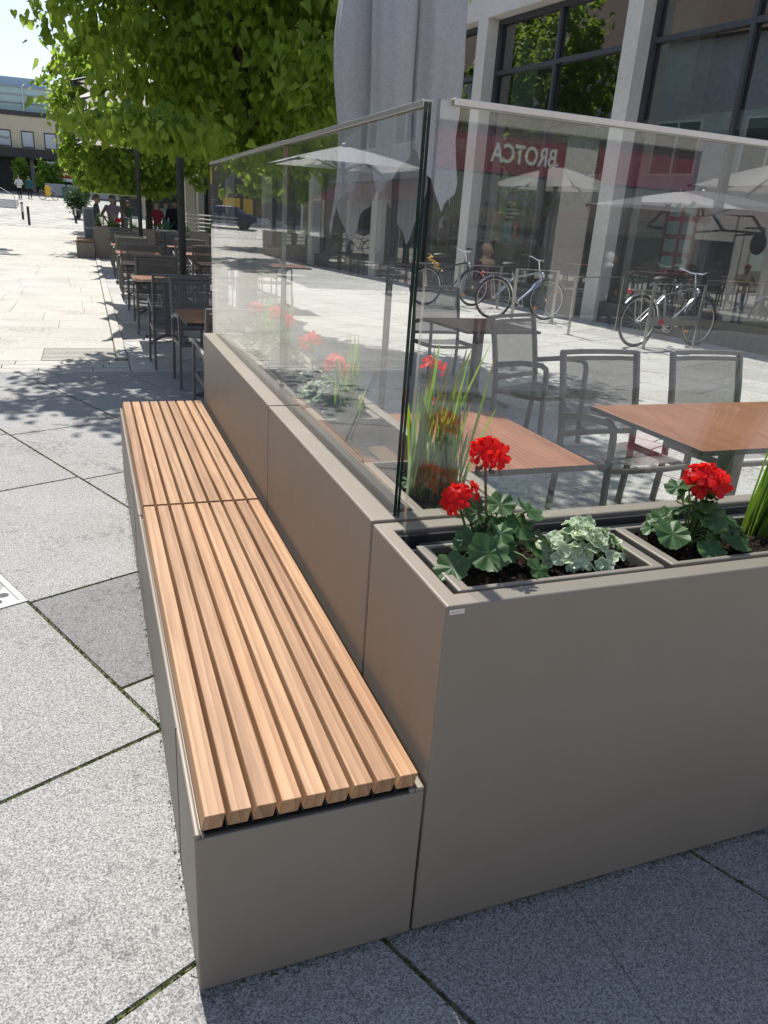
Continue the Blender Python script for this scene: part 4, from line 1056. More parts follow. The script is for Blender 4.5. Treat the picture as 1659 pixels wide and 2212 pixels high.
poster('faded orange and yellow notice low in the window beside the green poster', 4.18, 4.62, 1.34, 1.66, plain('notice_yellow', (.55,.42,.10), .6, 0, .15))
poster('faded orange upper notice in the window beside the green poster', 4.16, 4.60, 1.67, 1.98, plain('notice_orange', (.55,.20,.12), .6, 0, .15))
rbp = poster('tall red notice board with pale sheets inside the second window', -1.36, -.66, 1.05, 2.42, M_PRED, REC+.10)
sh = MB()
for i in range(4):
    for j in range(2): sh.box((REC+.094, -1.30+j*.34, 1.12+i*.30), (REC+.0995, -1.04+j*.34, 1.34+i*.30))
build('pale_sheets', sh, M_PMINT, rbp)

# ------------------------------------------------------------------ bicycles and racks
def bicycle(label, loc, rz, wb, r_, paint, seed=1, group='bicycles parked at the racks', fend=None):
    """rear axle at -wb/2, front at +wb/2, facing local +X"""
    t_ = thing('bicycle', label, 'bicycle', loc, rz, group)
    k = r_/.35; xr, xf = -wb/2, wb/2
    for x in (xr, xf):
        w = MB(); w.torus((x,0,r_), r_-.020, .020, 40, 8); wo = build('wheel', w, M_BLACK, t_, True)
        ri = MB(); ri.torus((x,0,r_), r_-.046, .010, 40, 6); build('rim', ri, M_ALU, wo, True)
        sp = MB(); sp.tube([(x,-.04,r_),(x,.04,r_)], .018, 8)
        for i in range(18):
            a = i*2*math.pi/18; sp.tube([(x+.015*math.cos(a+.8), (-1)**i*.025, r_+.015*math.sin(a+.8)), (x+(r_-.05)*math.cos(a), 0, r_+(r_-.05)*math.sin(a))], .0016, 4)
        build('spokes', sp, M_STEEL, wo)
    bb = (-.06*k, 0, .29*k); st = (-.20*k, 0, .78*k); hd = (xf-.20*k, 0, .80*k); hd2 = (xf-.155*k, 0, .66*k)
    f = MB(); f.tube([bb, st], .016*k, 8); f.tube([bb, hd2], .021*k, 8); f.tube([(-.175*k,0,.70*k), hd], .016*k, 8); f.tube([hd, hd2], .020*k, 8)
    for s_ in (-1, 1):
        f.tube([(xr, s_*.05, r_), (bb[0], s_*.03, bb[2])], .010*k, 6); f.tube([(xr, s_*.05, r_), (st[0]+.02*k, s_*.02, st[2]-.08*k)], .009*k, 6)
    build('frame', f, paint, t_, True)
    g = MB()
    for s_ in (-1, 1): g.tube([(hd2[0]+.005, s_*.045, hd2[2]-.02), (xf-.06*k, s_*.05, r_+.10*k), (xf, s_*.05, r_)], .012*k, 6)
    g.tube([(hd2[0]+.005,-.05,hd2[2]-.02),(hd2[0]+.005,.05,hd2[2]-.02)], .016*k, 6); build('fork', g, M_DARKSTEEL, t_, True)
    h = MB(); top = (hd[0]-.05*k, 0, hd[2]+.20*k); h.tube([hd, (hd[0]-.03*k,0,hd[2]+.12*k), top], .013*k, 8)
    h.tube([(top[0]-.16*k,-.30*k,top[2]+.06*k),(top[0]-.02*k,-.24*k,top[2]+.05*k),(top[0]+.03*k,-.10*k,top[2]),(top[0]+.03*k,.10*k,top[2]),(top[0]-.02*k,.24*k,top[2]+.05*k),(top[0]-.16*k,.30*k,top[2]+.06*k)], .012*k, 8); hb = build('handlebar', h, M_CHROME, t_, True)
    gr = MB()
    for s_ in (-1, 1): gr.tube([(top[0]-.17*k,s_*.302*k,top[2]+.061*k),(top[0]-.06*k,s_*.262*k,top[2]+.053*k)], .018*k, 8)
    build('grips', gr, M_BLACK, hb, True)
    s_ = MB(); sx, sz = st[0]-.045*k, st[2]+.10*k; s_.tube([st, (sx, 0, sz)], .013*k, 8); s_.ball((sx-.05*k, 0, sz+.03*k), .10*k, 10, .5, (1.25,.95,.38)); s_.ball((sx+.09*k, 0, sz+.025*k), .06*k, 8, .5, (1.7,.45,.35)); build('saddle', s_, M_BLACK, t_, True)
    for x, a0, a1 in ((xr, 40, 185), (xf, 25, 150)):
        m = MB(); pts = [(x-(r_+.022)*math.cos(R(a_))*(-1 if x > 0 else 1)*(-1 if x > 0 else 1), 0, r_+(r_+.022)*math.sin(R(a_))) for a_ in range(a0 if x < 0 else 20, (a1 if x < 0 else 130), 9)]
        m.bar(pts, .05, .005, up=(0,1,0)) if False else m.sweep(pts, [(-.026,-.003),(.026,-.003),(.020,.008),(-.020,.008)], up=(0,0,1)); build('mudguard', m, fend or M_CHROME, t_, True)
    ca = MB(); cz = r_*2+.06*k
    for s2 in (-1, 1): ca.tube([(st[0]-.06*k, s2*.05, cz), (xr-.22*k, s2*.06, cz)], .007, 6); ca.tube([(xr-.08*k, s2*.06, cz), (xr, s2*.06, r_)], .006, 6)
    ca.tube([(xr-.22*k,-.06,cz),(xr-.22*k,.06,cz)], .007, 6); build('carrier', ca, M_STEEL, t_, True)
    c = MB(); c.torus((bb[0], -.055, bb[2]), .085*k, .006, 24, 6); c.tube([(bb[0],-.07,bb[2]),(bb[0],.07,bb[2])], .014, 8)
    for q in (-1, 1):
        e = (bb[0]+q*.15*k, q*.085, bb[2]-q*.07*k); c.tube([(bb[0], q*.07, bb[2]), e], .009, 6); c.box((e[0]-.045, e[1]-.04+q*.05, e[2]-.010), (e[0]+.045, e[1]+.04+q*.05, e[2]+.010))
    c.tube([(bb[0],-.055,bb[2]+.085*k),(xr,-.055,r_+.035)], .003, 4); c.tube([(bb[0],-.055,bb[2]-.085*k),(xr,-.055,r_-.035)], .003, 4); build('crankset', c, M_STEEL, t_, True)
    l_ = MB(); l_.ball((xr-.25*k, 0, cz-.02), .035*k, 8, .5, (.7,1.2,.9)); build('tail_light', l_, M_RED, t_, True)
    fl = MB(); fl.ball((xf-.13*k, 0, .76*k), .045*k, 8); build('front_light', fl, M_CHROME, t_, True)
    for q in range(2):
        ro = MB(); a = q*3.14+.6; ro.box((xf+(r_-.11)*math.cos(a)-.035, -.012, r_+(r_-.11)*math.sin(a)-.018), (xf+(r_-.11)*math.cos(a)+.035, .012, r_+(r_-.11)*math.sin(a)+.018)); build('spoke_reflector', ro, M_ORANGE, t_, bevel=.006)
    kd = MB(); kd.tube([(bb[0]-.12*k, .05, bb[2]-.02), (bb[0]-.16*k, .17, .012)], .009, 6); build('kickstand', kd, M_DARKSTEEL, t_)
    return t_
M_BSILV = plain('silver_blue_paint', (.42,.47,.52), .25, .7, .05); M_BDARK = plain('dark_graphite_paint', (.035,.037,.042), .25, .5, .1); M_BGREY = plain('grey_silver_paint', (.33,.34,.36), .25, .6, .05)
bicycle('silver blue bicycle with orange spoke reflectors in the middle of the racks', (7.68, 12.90, 0), R(-3), 1.13, .385, M_BSILV, 1)
bicycle('grey city bicycle with high chrome handlebars at the nearest rack on the right', (8.66, 9.88, 0), R(7), 1.36, .40, M_BGREY, 2)
bicycle('dark bicycle with a yellow coil lock behind the left rack', (7.15, 14.95, 0), R(6), 1.18, .39, M_BDARK, 3, fend=M_BDARK)
hx = MB(); hx.tube([(6.62+.30*i/90+.05*math.sin(i*.55), 14.98+.05*math.cos(i*.55), 1.00-.30*i/90+.03*math.cos(i*.4)) for i in range(90)], .009, 6); tag(build('coil_lock', hx, M_YELLOW, None, True), 'yellow coiled cable lock wound on the dark bicycle', 'bike lock')
def rack(label, p, q, h=.95, panel=None):
    t_ = thing('bike_rack', label, 'bike rack', (p[0], p[1], 0), math.atan2(q[1]-p[1], q[0]-p[0]), 'steel bike racks')
    L_ = math.hypot(q[0]-p[0], q[1]-p[1]); m = MB()
    for a, b2 in (((0,0,0),(0,0,h)), ((L_,0,0),(L_,0,h))):
        n = MB(); n.box((a[0]-.03,-.008,0), (a[0]+.03,.008,h-.0165), .5); build('post', n, M_STEEL, t_, bevel=.002)
    m.box((-.03,-.008,h-.016), (L_+.03,.008,h)); build('top_bar', m, M_STEEL, t_, bevel=.002)
    f = MB(); f.lathe([(.0,.004),(.09,.004),(.09,.010),(0,.010)], 14); f.lathe([(.0,.004),(.09,.004),(.09,.010),(0,.010)], 14, (L_,0,0)); build('foot_plates', f, M_STEEL, t_)
    if panel:
        pp = MB(); pp.box((.032,-.007,.36), (L_-.032,.007,.50)); po_ = build('sign_plate', pp, plain('plate_grey', (.32,.31,.30), .45, .5, .05), t_, bevel=.002)
        tr2 = MB(); tr2.prism([(.20,0),(.34,0),(.27,.10)], -.001, .001); Mx = Matrix.Translation((0,-.009,.385)) @ Matrix.Rotation(R(90), 4, 'X'); tr2.v = [tuple(Mx @ Vector(v)) for v in tr2.v]; build('red_triangle', tr2, M_PRED, po_)
    return t_
rack('steel bike rack with a plate and red triangle beside the nearest bicycle', (8.02, 9.60), (9.13, 9.74), .99, True)
rack('steel bike rack in front of the silver blue bicycle', (7.42, 12.70), (8.26, 12.62), .945)
rack('empty steel bike rack between the two right bicycles', (7.55, 10.98), (8.95, 11.55), .955)
rack('steel bike rack behind the dark bicycle with the coil lock', (7.10, 14.45), (8.12, 14.55), .88)

# ------------------------------------------------------------------ people
def person(label, loc, rz, h, shirt, legs, shoes, skin, hair, pose, hairstyle='short', extra=None, voxel=.011, seed=0):
    """body grown as one remeshed surface; faces take the cloth of the limb they belong to. local +Y is forward."""
    t_ = thing('person', label, 'person', loc, rz)
    s = h/1.75; J = {}
    lean = pose.get('lean', 0)
    J['hip'] = Vector((0,0,.93)); J['chest'] = Vector((0, lean*.6, 1.26)); J['neck'] = Vector((0, lean, 1.47)); J['head'] = Vector((0, lean+.02, 1.63))
    for sd, nm in ((-1,'L'),(1,'R')):
        J['sh'+nm] = Vector((sd*.19, lean*.95, 1.41)); J['hp'+nm] = Vector((sd*.095, 0, .90))
        el, wr = pose.get('arm'+nm, ((sd*.26, -.02, 1.13), (sd*.27, .06, .88)))
        J['el'+nm] = Vector(el); J['wr'+nm] = Vector(wr)
        kn, an = pose.get('leg'+nm, ((sd*.10, .02, .50), (sd*.10, 0, .085)))
        J['kn'+nm] = Vector(kn); J['an'+nm] = Vector(an)
    segs = []   # (p, q, r0, r1, kind)
    segs.append((J['hip'], J['chest'], .135, .155, 's', 1.18)); segs.append((J['chest'], J['chest'].lerp(J['neck'], .62), .155, .115, 's', 1.35)); segs.append((J['neck']-Vector((0,0,.05)), J['head']-Vector((0,0,.04)), .058, .052, 'k', 1))
    for nm in 'LR':
        sd = -1 if nm == 'L' else 1
        segs.append((J['chest'].lerp(J['neck'], .55), J['sh'+nm], .075, .066, 's', 1)); segs.append((J['sh'+nm], J['el'+nm], .060, .045, 's', 1))
        segs.append((J['el'+nm], J['wr'+nm], .045, .030, 's' if pose.get('sleeve', 1) else 'k', 1))
        segs.append((J['hp'+nm], J['kn'+nm], .090, .060, 'l', 1)); segs.append((J['kn'+nm], J['an'+nm], .060, .042, 'l', 1))
        a = J['an'+nm]; segs.append((a-Vector((0,.03,.040)), a+Vector((sd*.012,.15,-.050)), .042, .034, 'f', 1))
        w = J['wr'+nm]; d = (w-J['el'+nm]).normalized(); side = d.cross(Vector((0,1,0)) if abs(d.y) < .8 else Vector((1,0,0))).normalized(); nrm_ = d.cross(side)
        palm = w+d*.075; segs.append((w, palm, .026, .030, 'k', 1))
        for q, (o, l_) in enumerate(((-.027,.060),(-.010,.075),(.008,.072),(.026,.055))):
            b0 = palm+nrm_*o; segs.append((b0, b0+d*l_*.6+side*.010*sd, .0105, .0100, 'k', 1)); segs.append((b0+d*l_*.6+side*.010*sd, b0+d*l_*.95+side*.030*sd, .0100, .0085, 'k', 1))
        th = w+d*.030; segs.append((th, th+d*.045-nrm_*.050+side*.015*sd, .0125, .0100, 'k', 1))
    mb = MB()
    for p, q, r0, r1, kd, fl in segs:
        ax = (q-p).normalized(); Q = ax.to_track_quat('Z', 'Y').to_matrix(); n = 12
        L_ = (q-p).length; prof = [(r0*math.sin(a), -r0*math.cos(a)) for a in (.05,.5,1.0,1.5708)] + [(r1*math.cos(a), L_+r1*math.sin(a)) for a in (0,.55,1.05,1.52)]
        vs = []
        for k in range(n):
            a = 2*math.pi*k/n
            for r_, z in prof:
                v = Vector((r_*math.cos(a), r_*math.sin(a), z))
                w_ = Q @ v; 
                if fl != 1: w_.x *= fl; w_.y *= .80
                vs.append(p+w_)
        m_ = len(prof); fs = [(k*m_+i, ((k+1)%n)*m_+i, ((k+1)%n)*m_+i+1, k*m_+i+1) for k in range(n) for i in range(m_-1)]
        fs += [tuple(k*m_ for k in range(n-1,-1,-1)), tuple(k*m_+m_-1 for k in range(n))]
        mb.add(vs, fs)
    hd = J['head']; mb.ball(hd, .108, 14, .5, (.80,.95,1.12)); mb.ball(hd+Vector((0,.035,-.065)), .070, 10, .5, (.85,.95,.8)); mb.ball(hd+Vector((0,.108,-.012)), .020, 8, .5, (.8,1,1.3))
    for sd in (-1,1): mb.ball(hd+Vector((sd*.088,-.005,-.01)), .026, 8, .5, (.5,.8,1.2))
    me = bpy.data.meshes.new('tmp'); me.from_pydata(mb.v, [], mb.f); tmp = bpy.data.objects.new('tmp', me); COL.objects.link(tmp)
    md = tmp.modifiers.new('r', 'REMESH'); md.mode = 'VOXEL'; md.voxel_size = voxel; md.adaptivity = 0.0
    sm = tmp.modifiers.new('s', 'SMOOTH'); sm.factor = .5; sm.iterations = 3
    dg = bpy.context.evaluated_depsgraph_get(); bm_ = bpy.data.meshes.new_from_object(tmp.evaluated_get(dg)); bpy.data.objects.remove(tmp)
    bm_.materials.clear()
    for m_ in (shirt, legs, shoes, skin): bm_.materials.append(m_)
    n = len(bm_.polygons); cen = np.empty(n*3, dtype=np.float32); bm_.polygons.foreach_get('center', cen); cen = cen.reshape(-1, 3)
    best = np.full(n, 9.); idx = np.full(n, 3)
    for p, q, r0, r1, kd, fl in segs:
        a, b2 = np.array(p), np.array(q); ab = b2-a; t2 = np.clip(((cen-a)@ab)/(ab@ab), 0, 1); dd = np.linalg.norm(cen-(a+t2[:, None]*ab), axis=1) - (r0+(r1-r0)*t2)
        hit = dd < best; best[hit] = dd[hit]; idx[hit] = {'s': 0, 'l': 1, 'f': 2, 'k': 3}[kd]
    idx[(np.linalg.norm(cen-np.array(hd), axis=1) < .14)] = 3
    cut = pose.get('hem', .86); idx[(idx == 1) & (cen[:, 2] > cut)] = 0; idx[(idx == 0) & (cen[:, 2] < cut) & (np.abs(cen[:, 0]) < .2)] = 1
    if pose.get('dress'): idx[(idx == 1)] = 0
    bm_.polygons.foreach_set('material_index', idx.astype(np.int32)); bm_.polygons.foreach_set('use_smooth', np.ones(n, dtype=bool))
    bm_.transform(Matrix.Scale(s, 4))
    o = bpy.data.objects.new('body', bm_); COL.objects.link(o); o.parent = t_
    e = MB()
    for sd in (-1,1): e.ball((hd+Vector((sd*.034,.094,.012)))*s, .011*s, 8)
    e.box(tuple((hd+Vector((-.026,.098,-.062)))*s), tuple((hd+Vector((.026,.106,-.054)))*s)); build('face_features', e, M_FACE, t_, True)
    hm = MB()
    if hairstyle == 'short': hm.ball((hd+Vector((0,-.016,.028)))*s, .116*s, 14, .5, (.82,.96,1.02))
    elif hairstyle == 'long': hm.ball((hd+Vector((0,-.020,.022)))*s, .120*s, 14, .5, (.86,.96,1.05)); hm.ball((hd+Vector((0,-.065,-.12)))*s, .12*s, 12, .5, (.85,.55,1.5))
    elif hairstyle == 'scarf': hm.ball((hd+Vector((0,-.048,.018)))*s, .122*s, 14, .5, (.90,.95,1.06)); hm.ball((hd+Vector((0,-.02,-.20)))*s, .17*s, 12, .5, (1.15,.80,.60)); hm.ball((hd+Vector((0,-.03,-.11)))*s, .10*s, 12, .5, (1.0,.95,.9))
    elif hairstyle == 'cap': hm.ball((hd+Vector((0,-.008,.045)))*s, .116*s, 14, .5, (.86,.98,.85)); hm.ball((hd+Vector((0,.10,.050)))*s, .075*s, 10, .5, (1,1.1,.14))
    elif hairstyle == 'hood': hm.ball((hd+Vector((0,-.055,.01)))*s, .125*s, 14, .5, (.92,.92,1.06)); hm.ball((hd+Vector((0,-.05,-.17)))*s, .16*s, 12, .5, (1.3,.7,.55))
    build('headscarf' if hairstyle == 'scarf' else 'hood' if hairstyle == 'hood' else 'cap' if hairstyle == 'cap' else 'hair', hm, hair, t_, True)
    return t_
M_FACE = plain('dark_face_detail', (.06,.03,.025), .6, 0, .1)
SK1 = plain('light_skin', (.50,.30,.22), .55, 0, .06); SK2 = plain('tan_skin', (.36,.20,.13), .55, 0, .06)
def cloth(nm, c): return m_fabric(nm, c, 260)
C_NAVY = cloth('navy_cloth', (.03,.032,.042)); C_MAUVE = cloth('mauve_cloth', (.30,.17,.21)); C_BLACK = cloth('black_cloth', (.018,.018,.020)); C_JEAN = cloth('blue_jeans', (.14,.21,.33)); C_LBLUE = cloth('pale_blue_cloth', (.40,.44,.52)); C_GREYT = cloth('grey_trouser_cloth', (.16,.16,.17)); C_WHITE = cloth('white_cloth', (.70,.70,.70)); C_TEAL = cloth('teal_cloth', (.03,.13,.13)); C_RED = cloth('maroon_cloth', (.26,.03,.05)); C_BEIGE = cloth('beige_scarf', (.48,.34,.22)); C_TAN = cloth('tan_jacket_cloth', (.26,.20,.14)); C_GREEN = cloth('green_cloth', (.04,.11,.06)); C_PURP = cloth('plum_coat_cloth', (.10,.025,.055))
H_DK = plain('dark_hair', (.02,.015,.012), .6, 0, .3, 60); H_BR = plain('brown_hair', (.10,.06,.035), .6, 0, .3, 60); H_BL = plain('fair_hair', (.34,.24,.13), .6, 0, .3, 60); M_SHOE = plain('dark_shoes', (.03,.028,.026), .5, 0, .2)
HANDS = {'armL': ((-.30,.04,1.17), (-.16,.24,1.06)), 'armR': ((.30,.04,1.17), (.16,.24,1.06))}
WALK = {'legL': ((-.10,.14,.51), (-.10,.20,.09)), 'legR': ((.10,.05,.50), (.10,-.20,.12)), 'armL': ((-.25,-.10,1.16), (-.25,-.04,.90)), 'armR': ((.25,.06,1.15), (.24,.20,.94))}
person('man in a dark shirt standing at the far planter, left of the mauve shirt', (.33, 28.0, 0), R(-95), 1.78, C_NAVY, C_BLACK, M_SHOE, SK1, H_BR, {'sleeve': 0, 'lean': .06, **{'armR': ((.28,.06,1.16), (.20,.26,1.12))}})
person('broad man in a mauve shirt standing at the far planter', (.88, 28.1, 0), R(160), 1.78, C_MAUVE, C_BLACK, M_SHOE, SK1, H_DK, {'armR': ((.36,-.02,1.18), (.20,.08,1.0)), 'armL': ((-.36,-.02,1.18), (-.20,.08,1.0))})
person('man in a black sweater with a green watering can by the parasol pole', (2.78, 27.2, 0), R(172), 1.80, C_BLACK, C_JEAN, M_SHOE, SK2, H_DK, {'armL': ((-.27,.0,1.15), (-.24,.20,1.02)), 'armR': ((.27,.02,1.15), (.26,.20,.98))})
person('woman in a maroon top, scarf and blue jeans walking beyond the far planter', (2.78, 34.0, 0), R(170), 1.66, C_RED, C_JEAN, M_SHOE, SK1, H_BL, WALK, 'long')
person('man in a pale blue shirt and grey trousers beyond the far planter', (3.32, 36.0, 0), R(185), 1.76, C_LBLUE, C_GREYT, M_SHOE, SK1, H_BR, {})
person('person in a green top far beyond the terrace by the parked bicycles', (1.95, 40.0, 0), R(200), 1.68, C_GREEN, C_LBLUE, M_SHOE, SK1, H_BR, HANDS, 'long', voxel=.014)
person('walker in a white sweater and black trousers looking at the hands, far plaza', (-4.98, 75.2, gz(0, 75.2)), R(175), 1.80, C_WHITE, C_BLACK, M_SHOE, SK1, H_DK, {**WALK, **HANDS}, 'cap', voxel=.014)
person('walker in a teal vest and dark trousers, far plaza', (-4.28, 76.5, gz(0, 76.5)), R(5), 1.76, C_TEAL, C_NAVY, M_SHOE, SK1, H_DK, WALK, 'cap', voxel=.014)
# people mirrored in the front glass: they stand behind the camera
person('woman in a beige headscarf and plum coat behind the camera, mirrored in the glass', (6.35, -8.9, gz(0, -8.9)), R(-20), 1.66, C_PURP, C_PURP, M_SHOE, SK2, C_BEIGE, {**HANDS, 'dress': 1}, 'scarf')
person('person in a dark suit and white hood behind the camera, mirrored in the glass', (11.2, -12.0, gz(0, -12)), R(-60), 1.76, C_BLACK, C_NAVY, M_SHOE, SK2, C_WHITE, {**WALK}, 'hood')
person('man in a tan jacket and jeans behind the camera, mirrored in the glass', (19.55, -16.2, gz(0, -16.2)), R(20), 1.80, C_TAN, C_JEAN, M_SHOE, SK1, C_RED, {'armL': ((-.30,.10,1.20), (-.10,.26,1.42)), 'armR': ((.30,.10,1.20), (.10,.26,1.42))}, 'cap')
person('person in black with a backpack behind the camera, mirrored in the glass', (13.8, -12.8, gz(0, -12.8)), R(40), 1.74, C_BLACK, C_GREYT, M_SHOE, SK1, H_DK, {})
wc = thing('watering_can', 'green watering can held beside the man in black', 'watering can', (2.50, 26.9, .86)); m = MB(); m.lathe([(0,0),(.10,0),(.10,.22),(.07,.26),(0,.26)], 14); build('can_body', m, plain('green_plastic', (.03,.16,.08), .45, 0, .1), wc, True)
m = MB(); m.tube([(.09,0,.05),(.20,0,.22),(.26,0,.28)], .016, 8); m.tube([(-.09,0,.06),(-.17,0,.18),(-.08,0,.32),(.04,0,.27)], .011, 8); build('spout_and_handle', m, plain('green_plastic', (.03,.16,.08), .45, 0, .1), wc, True)

# ------------------------------------------------------------------ far end of the terrace
bench('slatted_bench', 'small slatted bench end beside the far planter across the plaza', 24.85, 28.0, xo=-.40)
fp = thing('metal_planter', 'taupe metal planter closing the far end of the terrace', 'planter', (.22, 25.0, 0))
m = MB(); open_box(m, 0, 4.2, 0, .45, .012, .90, (.05,.05,.05,.05)); build('body', m, M_TAUPE, fp, bevel=.006)
m = MB(); m.box((.05,.05,.72), (4.15,.40,.86)); build('soil', m, M_SOIL, fp)
screen('glass_screen', 'small glass screen over the far planter before the two men', (.26, 25.36), (1.75, 25.376), .86, 1.80, 'x')
for i, (x, hh) in enumerate([(.42,.55),(.72,.40),(1.35,.35),(2.15,.30),(2.9,.35),(3.6,.4)]): grass_clump('tuft of grass %s in the far planter' % ['at its left corner', 'by the left corner', 'before the mauve shirt', 'by the tree trunk', 'by the watering can', 'at its right end'][i], (x, 25.2, .86), 60, hh, .13, 60+i, blood=.15)
geranium('far red geranium in the planter before the two men', (.95, 25.2, .86), [(0,0,.22,.07,12,(0,-.3,1),0,0,False)], bush_leaves(random.Random(3), 10, .12, .1, .14, .05), 70)
mbd = thing('menu_board', 'white A-frame menu board left of the two men', 'sign', (.10, 27.0, 0), R(50)); m = MB(); m.box((-.24,-.03,.10), (.24,0,1.40)); build('board', m, M_WHITE, mbd, bevel=.01); m = MB(); m.box((-.20,-.034,.25), (.20,-.031,.75)); m.box((-.20,-.034,.82), (.20,-.031,1.32)); build('print', m, plain('grey_print', (.35,.36,.37), .5, 0, .35, 5), mbd)
# railing, wall stub and steps right of the terrace, far
rl = thing('railing', 'white horizontal bar railing curving right of the terrace, far', 'railing', (4.1, 31.0, 0), R(6))
for i in range(7):
    m = MB(); m.tube([(-.55+.9*k+0, .05*k*k*.3, .52+.14*i-.02*k) for k in range(7)], .022, 8); build('bar', m, M_ALU, rl, True)
for k in range(4):
    m = MB(); m.box((-.5+1.5*k, -.03, 0), (-.44+1.5*k, .03, 1.42)); build('post', m, M_STEEL, rl)
m = MB(); m.box((-.18,-.18,0), (.18,.18,3.4)); tag(build('pillar', m, M_STONE, None, loc=(3.82, 31.6, 0)), 'pale stone pillar behind the parasol pole, far end', 'pillar')
m = MB(); m.tube([(0,0,0),(0,0,1.0)], .05, 10); tag(build('steel_bollard', m, M_STEEL, None, True, loc=(4.05, 27.5, 0)), 'steel bollard in front of the white bar railing', 'bollard', 'bollards on the plaza')
def bollard(label, x, y, reflective):
    z = gz(x, y); t_ = thing('bollard', label, 'bollard', (x, y, z), R(8), 'bollards on the plaza'); m = MB(); m.box((-.065,-.065,-.05), (.065,.065,.98)); build('post', m, M_DARKSTEEL, t_, bevel=.008)
    if reflective: m = MB(); m.box((-.045,-.068,.42), (.045,-.066,.86)); build('pale_band', m, M_WHITE, t_)
bollard('dark bollard with pale band left of its plain twin, far plaza', -3.54, 54, True)
bollard('plain dark bollard, nearest of the far plaza bollards', -3.0, 50.3, False)
bollard('dark bollard with pale band right on the far plaza, near the planter', -.52, 53.5, True)
ex = thing('litter_bin', 'dark green tapered litter bin on the far plaza', 'bin', (-1.25, 77, gz(0,77)), 0); m = MB(); m.lathe([(0,0),(.36,0),(.50,1.15),(.44,1.15),(.40,.8),(0,.8)], 4); build('bin_body', m, plain('bin_green', (.03,.10,.085), .5, 0, .1), ex)
def potted(label, x, y, h, r_, seed):
    t_ = thing('potted_shrub', label, 'potted plant', (x, y, gz(x, y)), 0, 'potted shrubs on the far plaza')
    m = MB(); m.lathe([(0,0),(.20,0),(.30,.5),(.26,.5),(.24,.42),(0,.42)], 14); build('pot', m, M_DARKFASC, t_, True)
    r = np.random.default_rng(seed); n = 2600; P = r.normal(size=(n,3))*np.array([r_*.42, r_*.42, h*.22])+np.array([0,0,.5+h*.45]); D = (P-np.array([0,0,.5+h*.4]))+r.normal(0,.3,(n,3)); V, F, k = leaf_arrays(P, D, r.normal(size=(n,3)), r.uniform(.05,.11,n), False)
    np_build('foliage', V, F, M_SHRUB, np.repeat(r.uniform(.1,.8,n), k), t_)
M_SHRUB = m_leaf('shrub_leaf', (.02,.055,.02), (.06,.12,.04), (.08,.14,.03), .2)
potted('dark potted shrub on the far plaza by the menu board', -.45, 57, 1.25, .62, 5); potted('small potted shrub behind the dark one, far plaza', -.05, 63, 1.3, .45, 6)
cb = bicycle('cargo bicycle with a yellow bag on the far plaza', (-2.78, 76.3, gz(0,76.3)), R(35), 1.2, .36, M_BDARK, 6, group='bicycles on the far plaza'); 
m = MB(); m.box((-.42,-.30,.35), (.02,-.10,1.05)); m.box((-.36,-.29,1.05), (-.05,-.11,1.16)); tag(build('yellow_bag', m, M_YELLOW, None, bevel=.04, loc=(-2.78, 76.3, gz(0,76.3)), rotz=R(35)), 'bright yellow bag strapped on the far cargo bicycle', 'bag')
bicycle('dark bicycle parked behind the far planter among the trunks', (1.35, 33.5, 0), R(20), 1.1, .36, M_BDARK, 7, group='bicycles on the far plaza', fend=M_BDARK)
sp = thing('stone_steps', 'pale stone steps with a handrail at the left edge, far plaza', 'steps', (-4.75, 63, gz(0,63)-.05))
for i in range(5):
    m = MB(); m.box((-9, .8*i, 0), (.25-.06*i, .8*i+3, .115*(i+1)+.05)); build('step', m, M_PALEWALL, sp, bevel=.01)
m = MB(); m.tube([(.22,-.1,0),(.22,-.1,.85),(-1.2,2.4,1.6),(-4,3.2,1.65)], .022, 8); build('handrail', m, M_STEEL, sp, True)
m = MB(); m.tube([(1.6,0,0),(1.6,0,1.0),(1.8,.3,1.05),(2.2,.8,1.05)], .03, 8); tag(build('steel_handrail', m, M_STEEL, None, True, loc=(3.2, 30.2, 0)), 'short steel handrail by the white bar railing', 'handrail')

# ------------------------------------------------------------------ far cream building at the end of the plaza
GB = gz(0, 86)
fb = thing('cream_building', 'cream office building with dark ground floor and glass roof storey at the far end', 'building', (-4, 86.5, GB), R(-6))
m = MB(); m.box((-16, 0, 3.85), (16, 10, 6.75)); build('upper_wall', m, M_CREAMWALL, fb)
m = MB(); m.box((-16.1,-.12,6.75), (16.1,10.1,7.15)); build('roof_edge', m, M_DARKFASC, fb)
m = MB(); m.box((-16.2,-.9,3.1), (16.2,.0,3.85)); m.box((-16.2,-.95,3.86), (16.2,-.002,3.92)); build('canopy', m, M_DARKFASC, fb)
m = MB(); m.box((-16,1.6,-.4), (16,1.8,3.84)); build('ground_floor_wall', m, M_DARKFASC, fb)
for i in range(-5, 7):
    x = -3.1+2.02*i; f_ = MB(); f_.box((x-.04,-.04,4.02), (x+1.08,.02,4.12)); f_.box((x-.04,-.04,5.38), (x+1.08,.02,5.48)); f_.box((x-.04,-.04,4.1205), (x+.04,.02,5.3795)); f_.box((x+1.0,-.04,4.1205), (x+1.08,.02,5.3795)); w = build('window', f_, M_DARKFASC, fb)
    g_ = MB(); g_.add([(x+.04,-.015,4.12),(x+1.0,-.015,4.12),(x+1.0,-.015,5.38),(x+.04,-.015,5.38)], [(0,1,2,3)]); build('pane', g_, plain('blind_white', (.55,.60,.60), .3, 0, .08, 2), w)
    if i == 0: text_obj('window_lettering', 'Haar', .42, M_DARKFASC, w, Matrix.Translation((x+.12,-.022,4.66)) @ XZ, .004, 0)
for i in range(9):
    x = -15+3.6*i; m = MB(); m.box((x,.2,-.4), (x+.35,.5,3.09)); build('pillar', m, plain('grey_pillar', (.28,.27,.26), .6, 0, .1), fb)
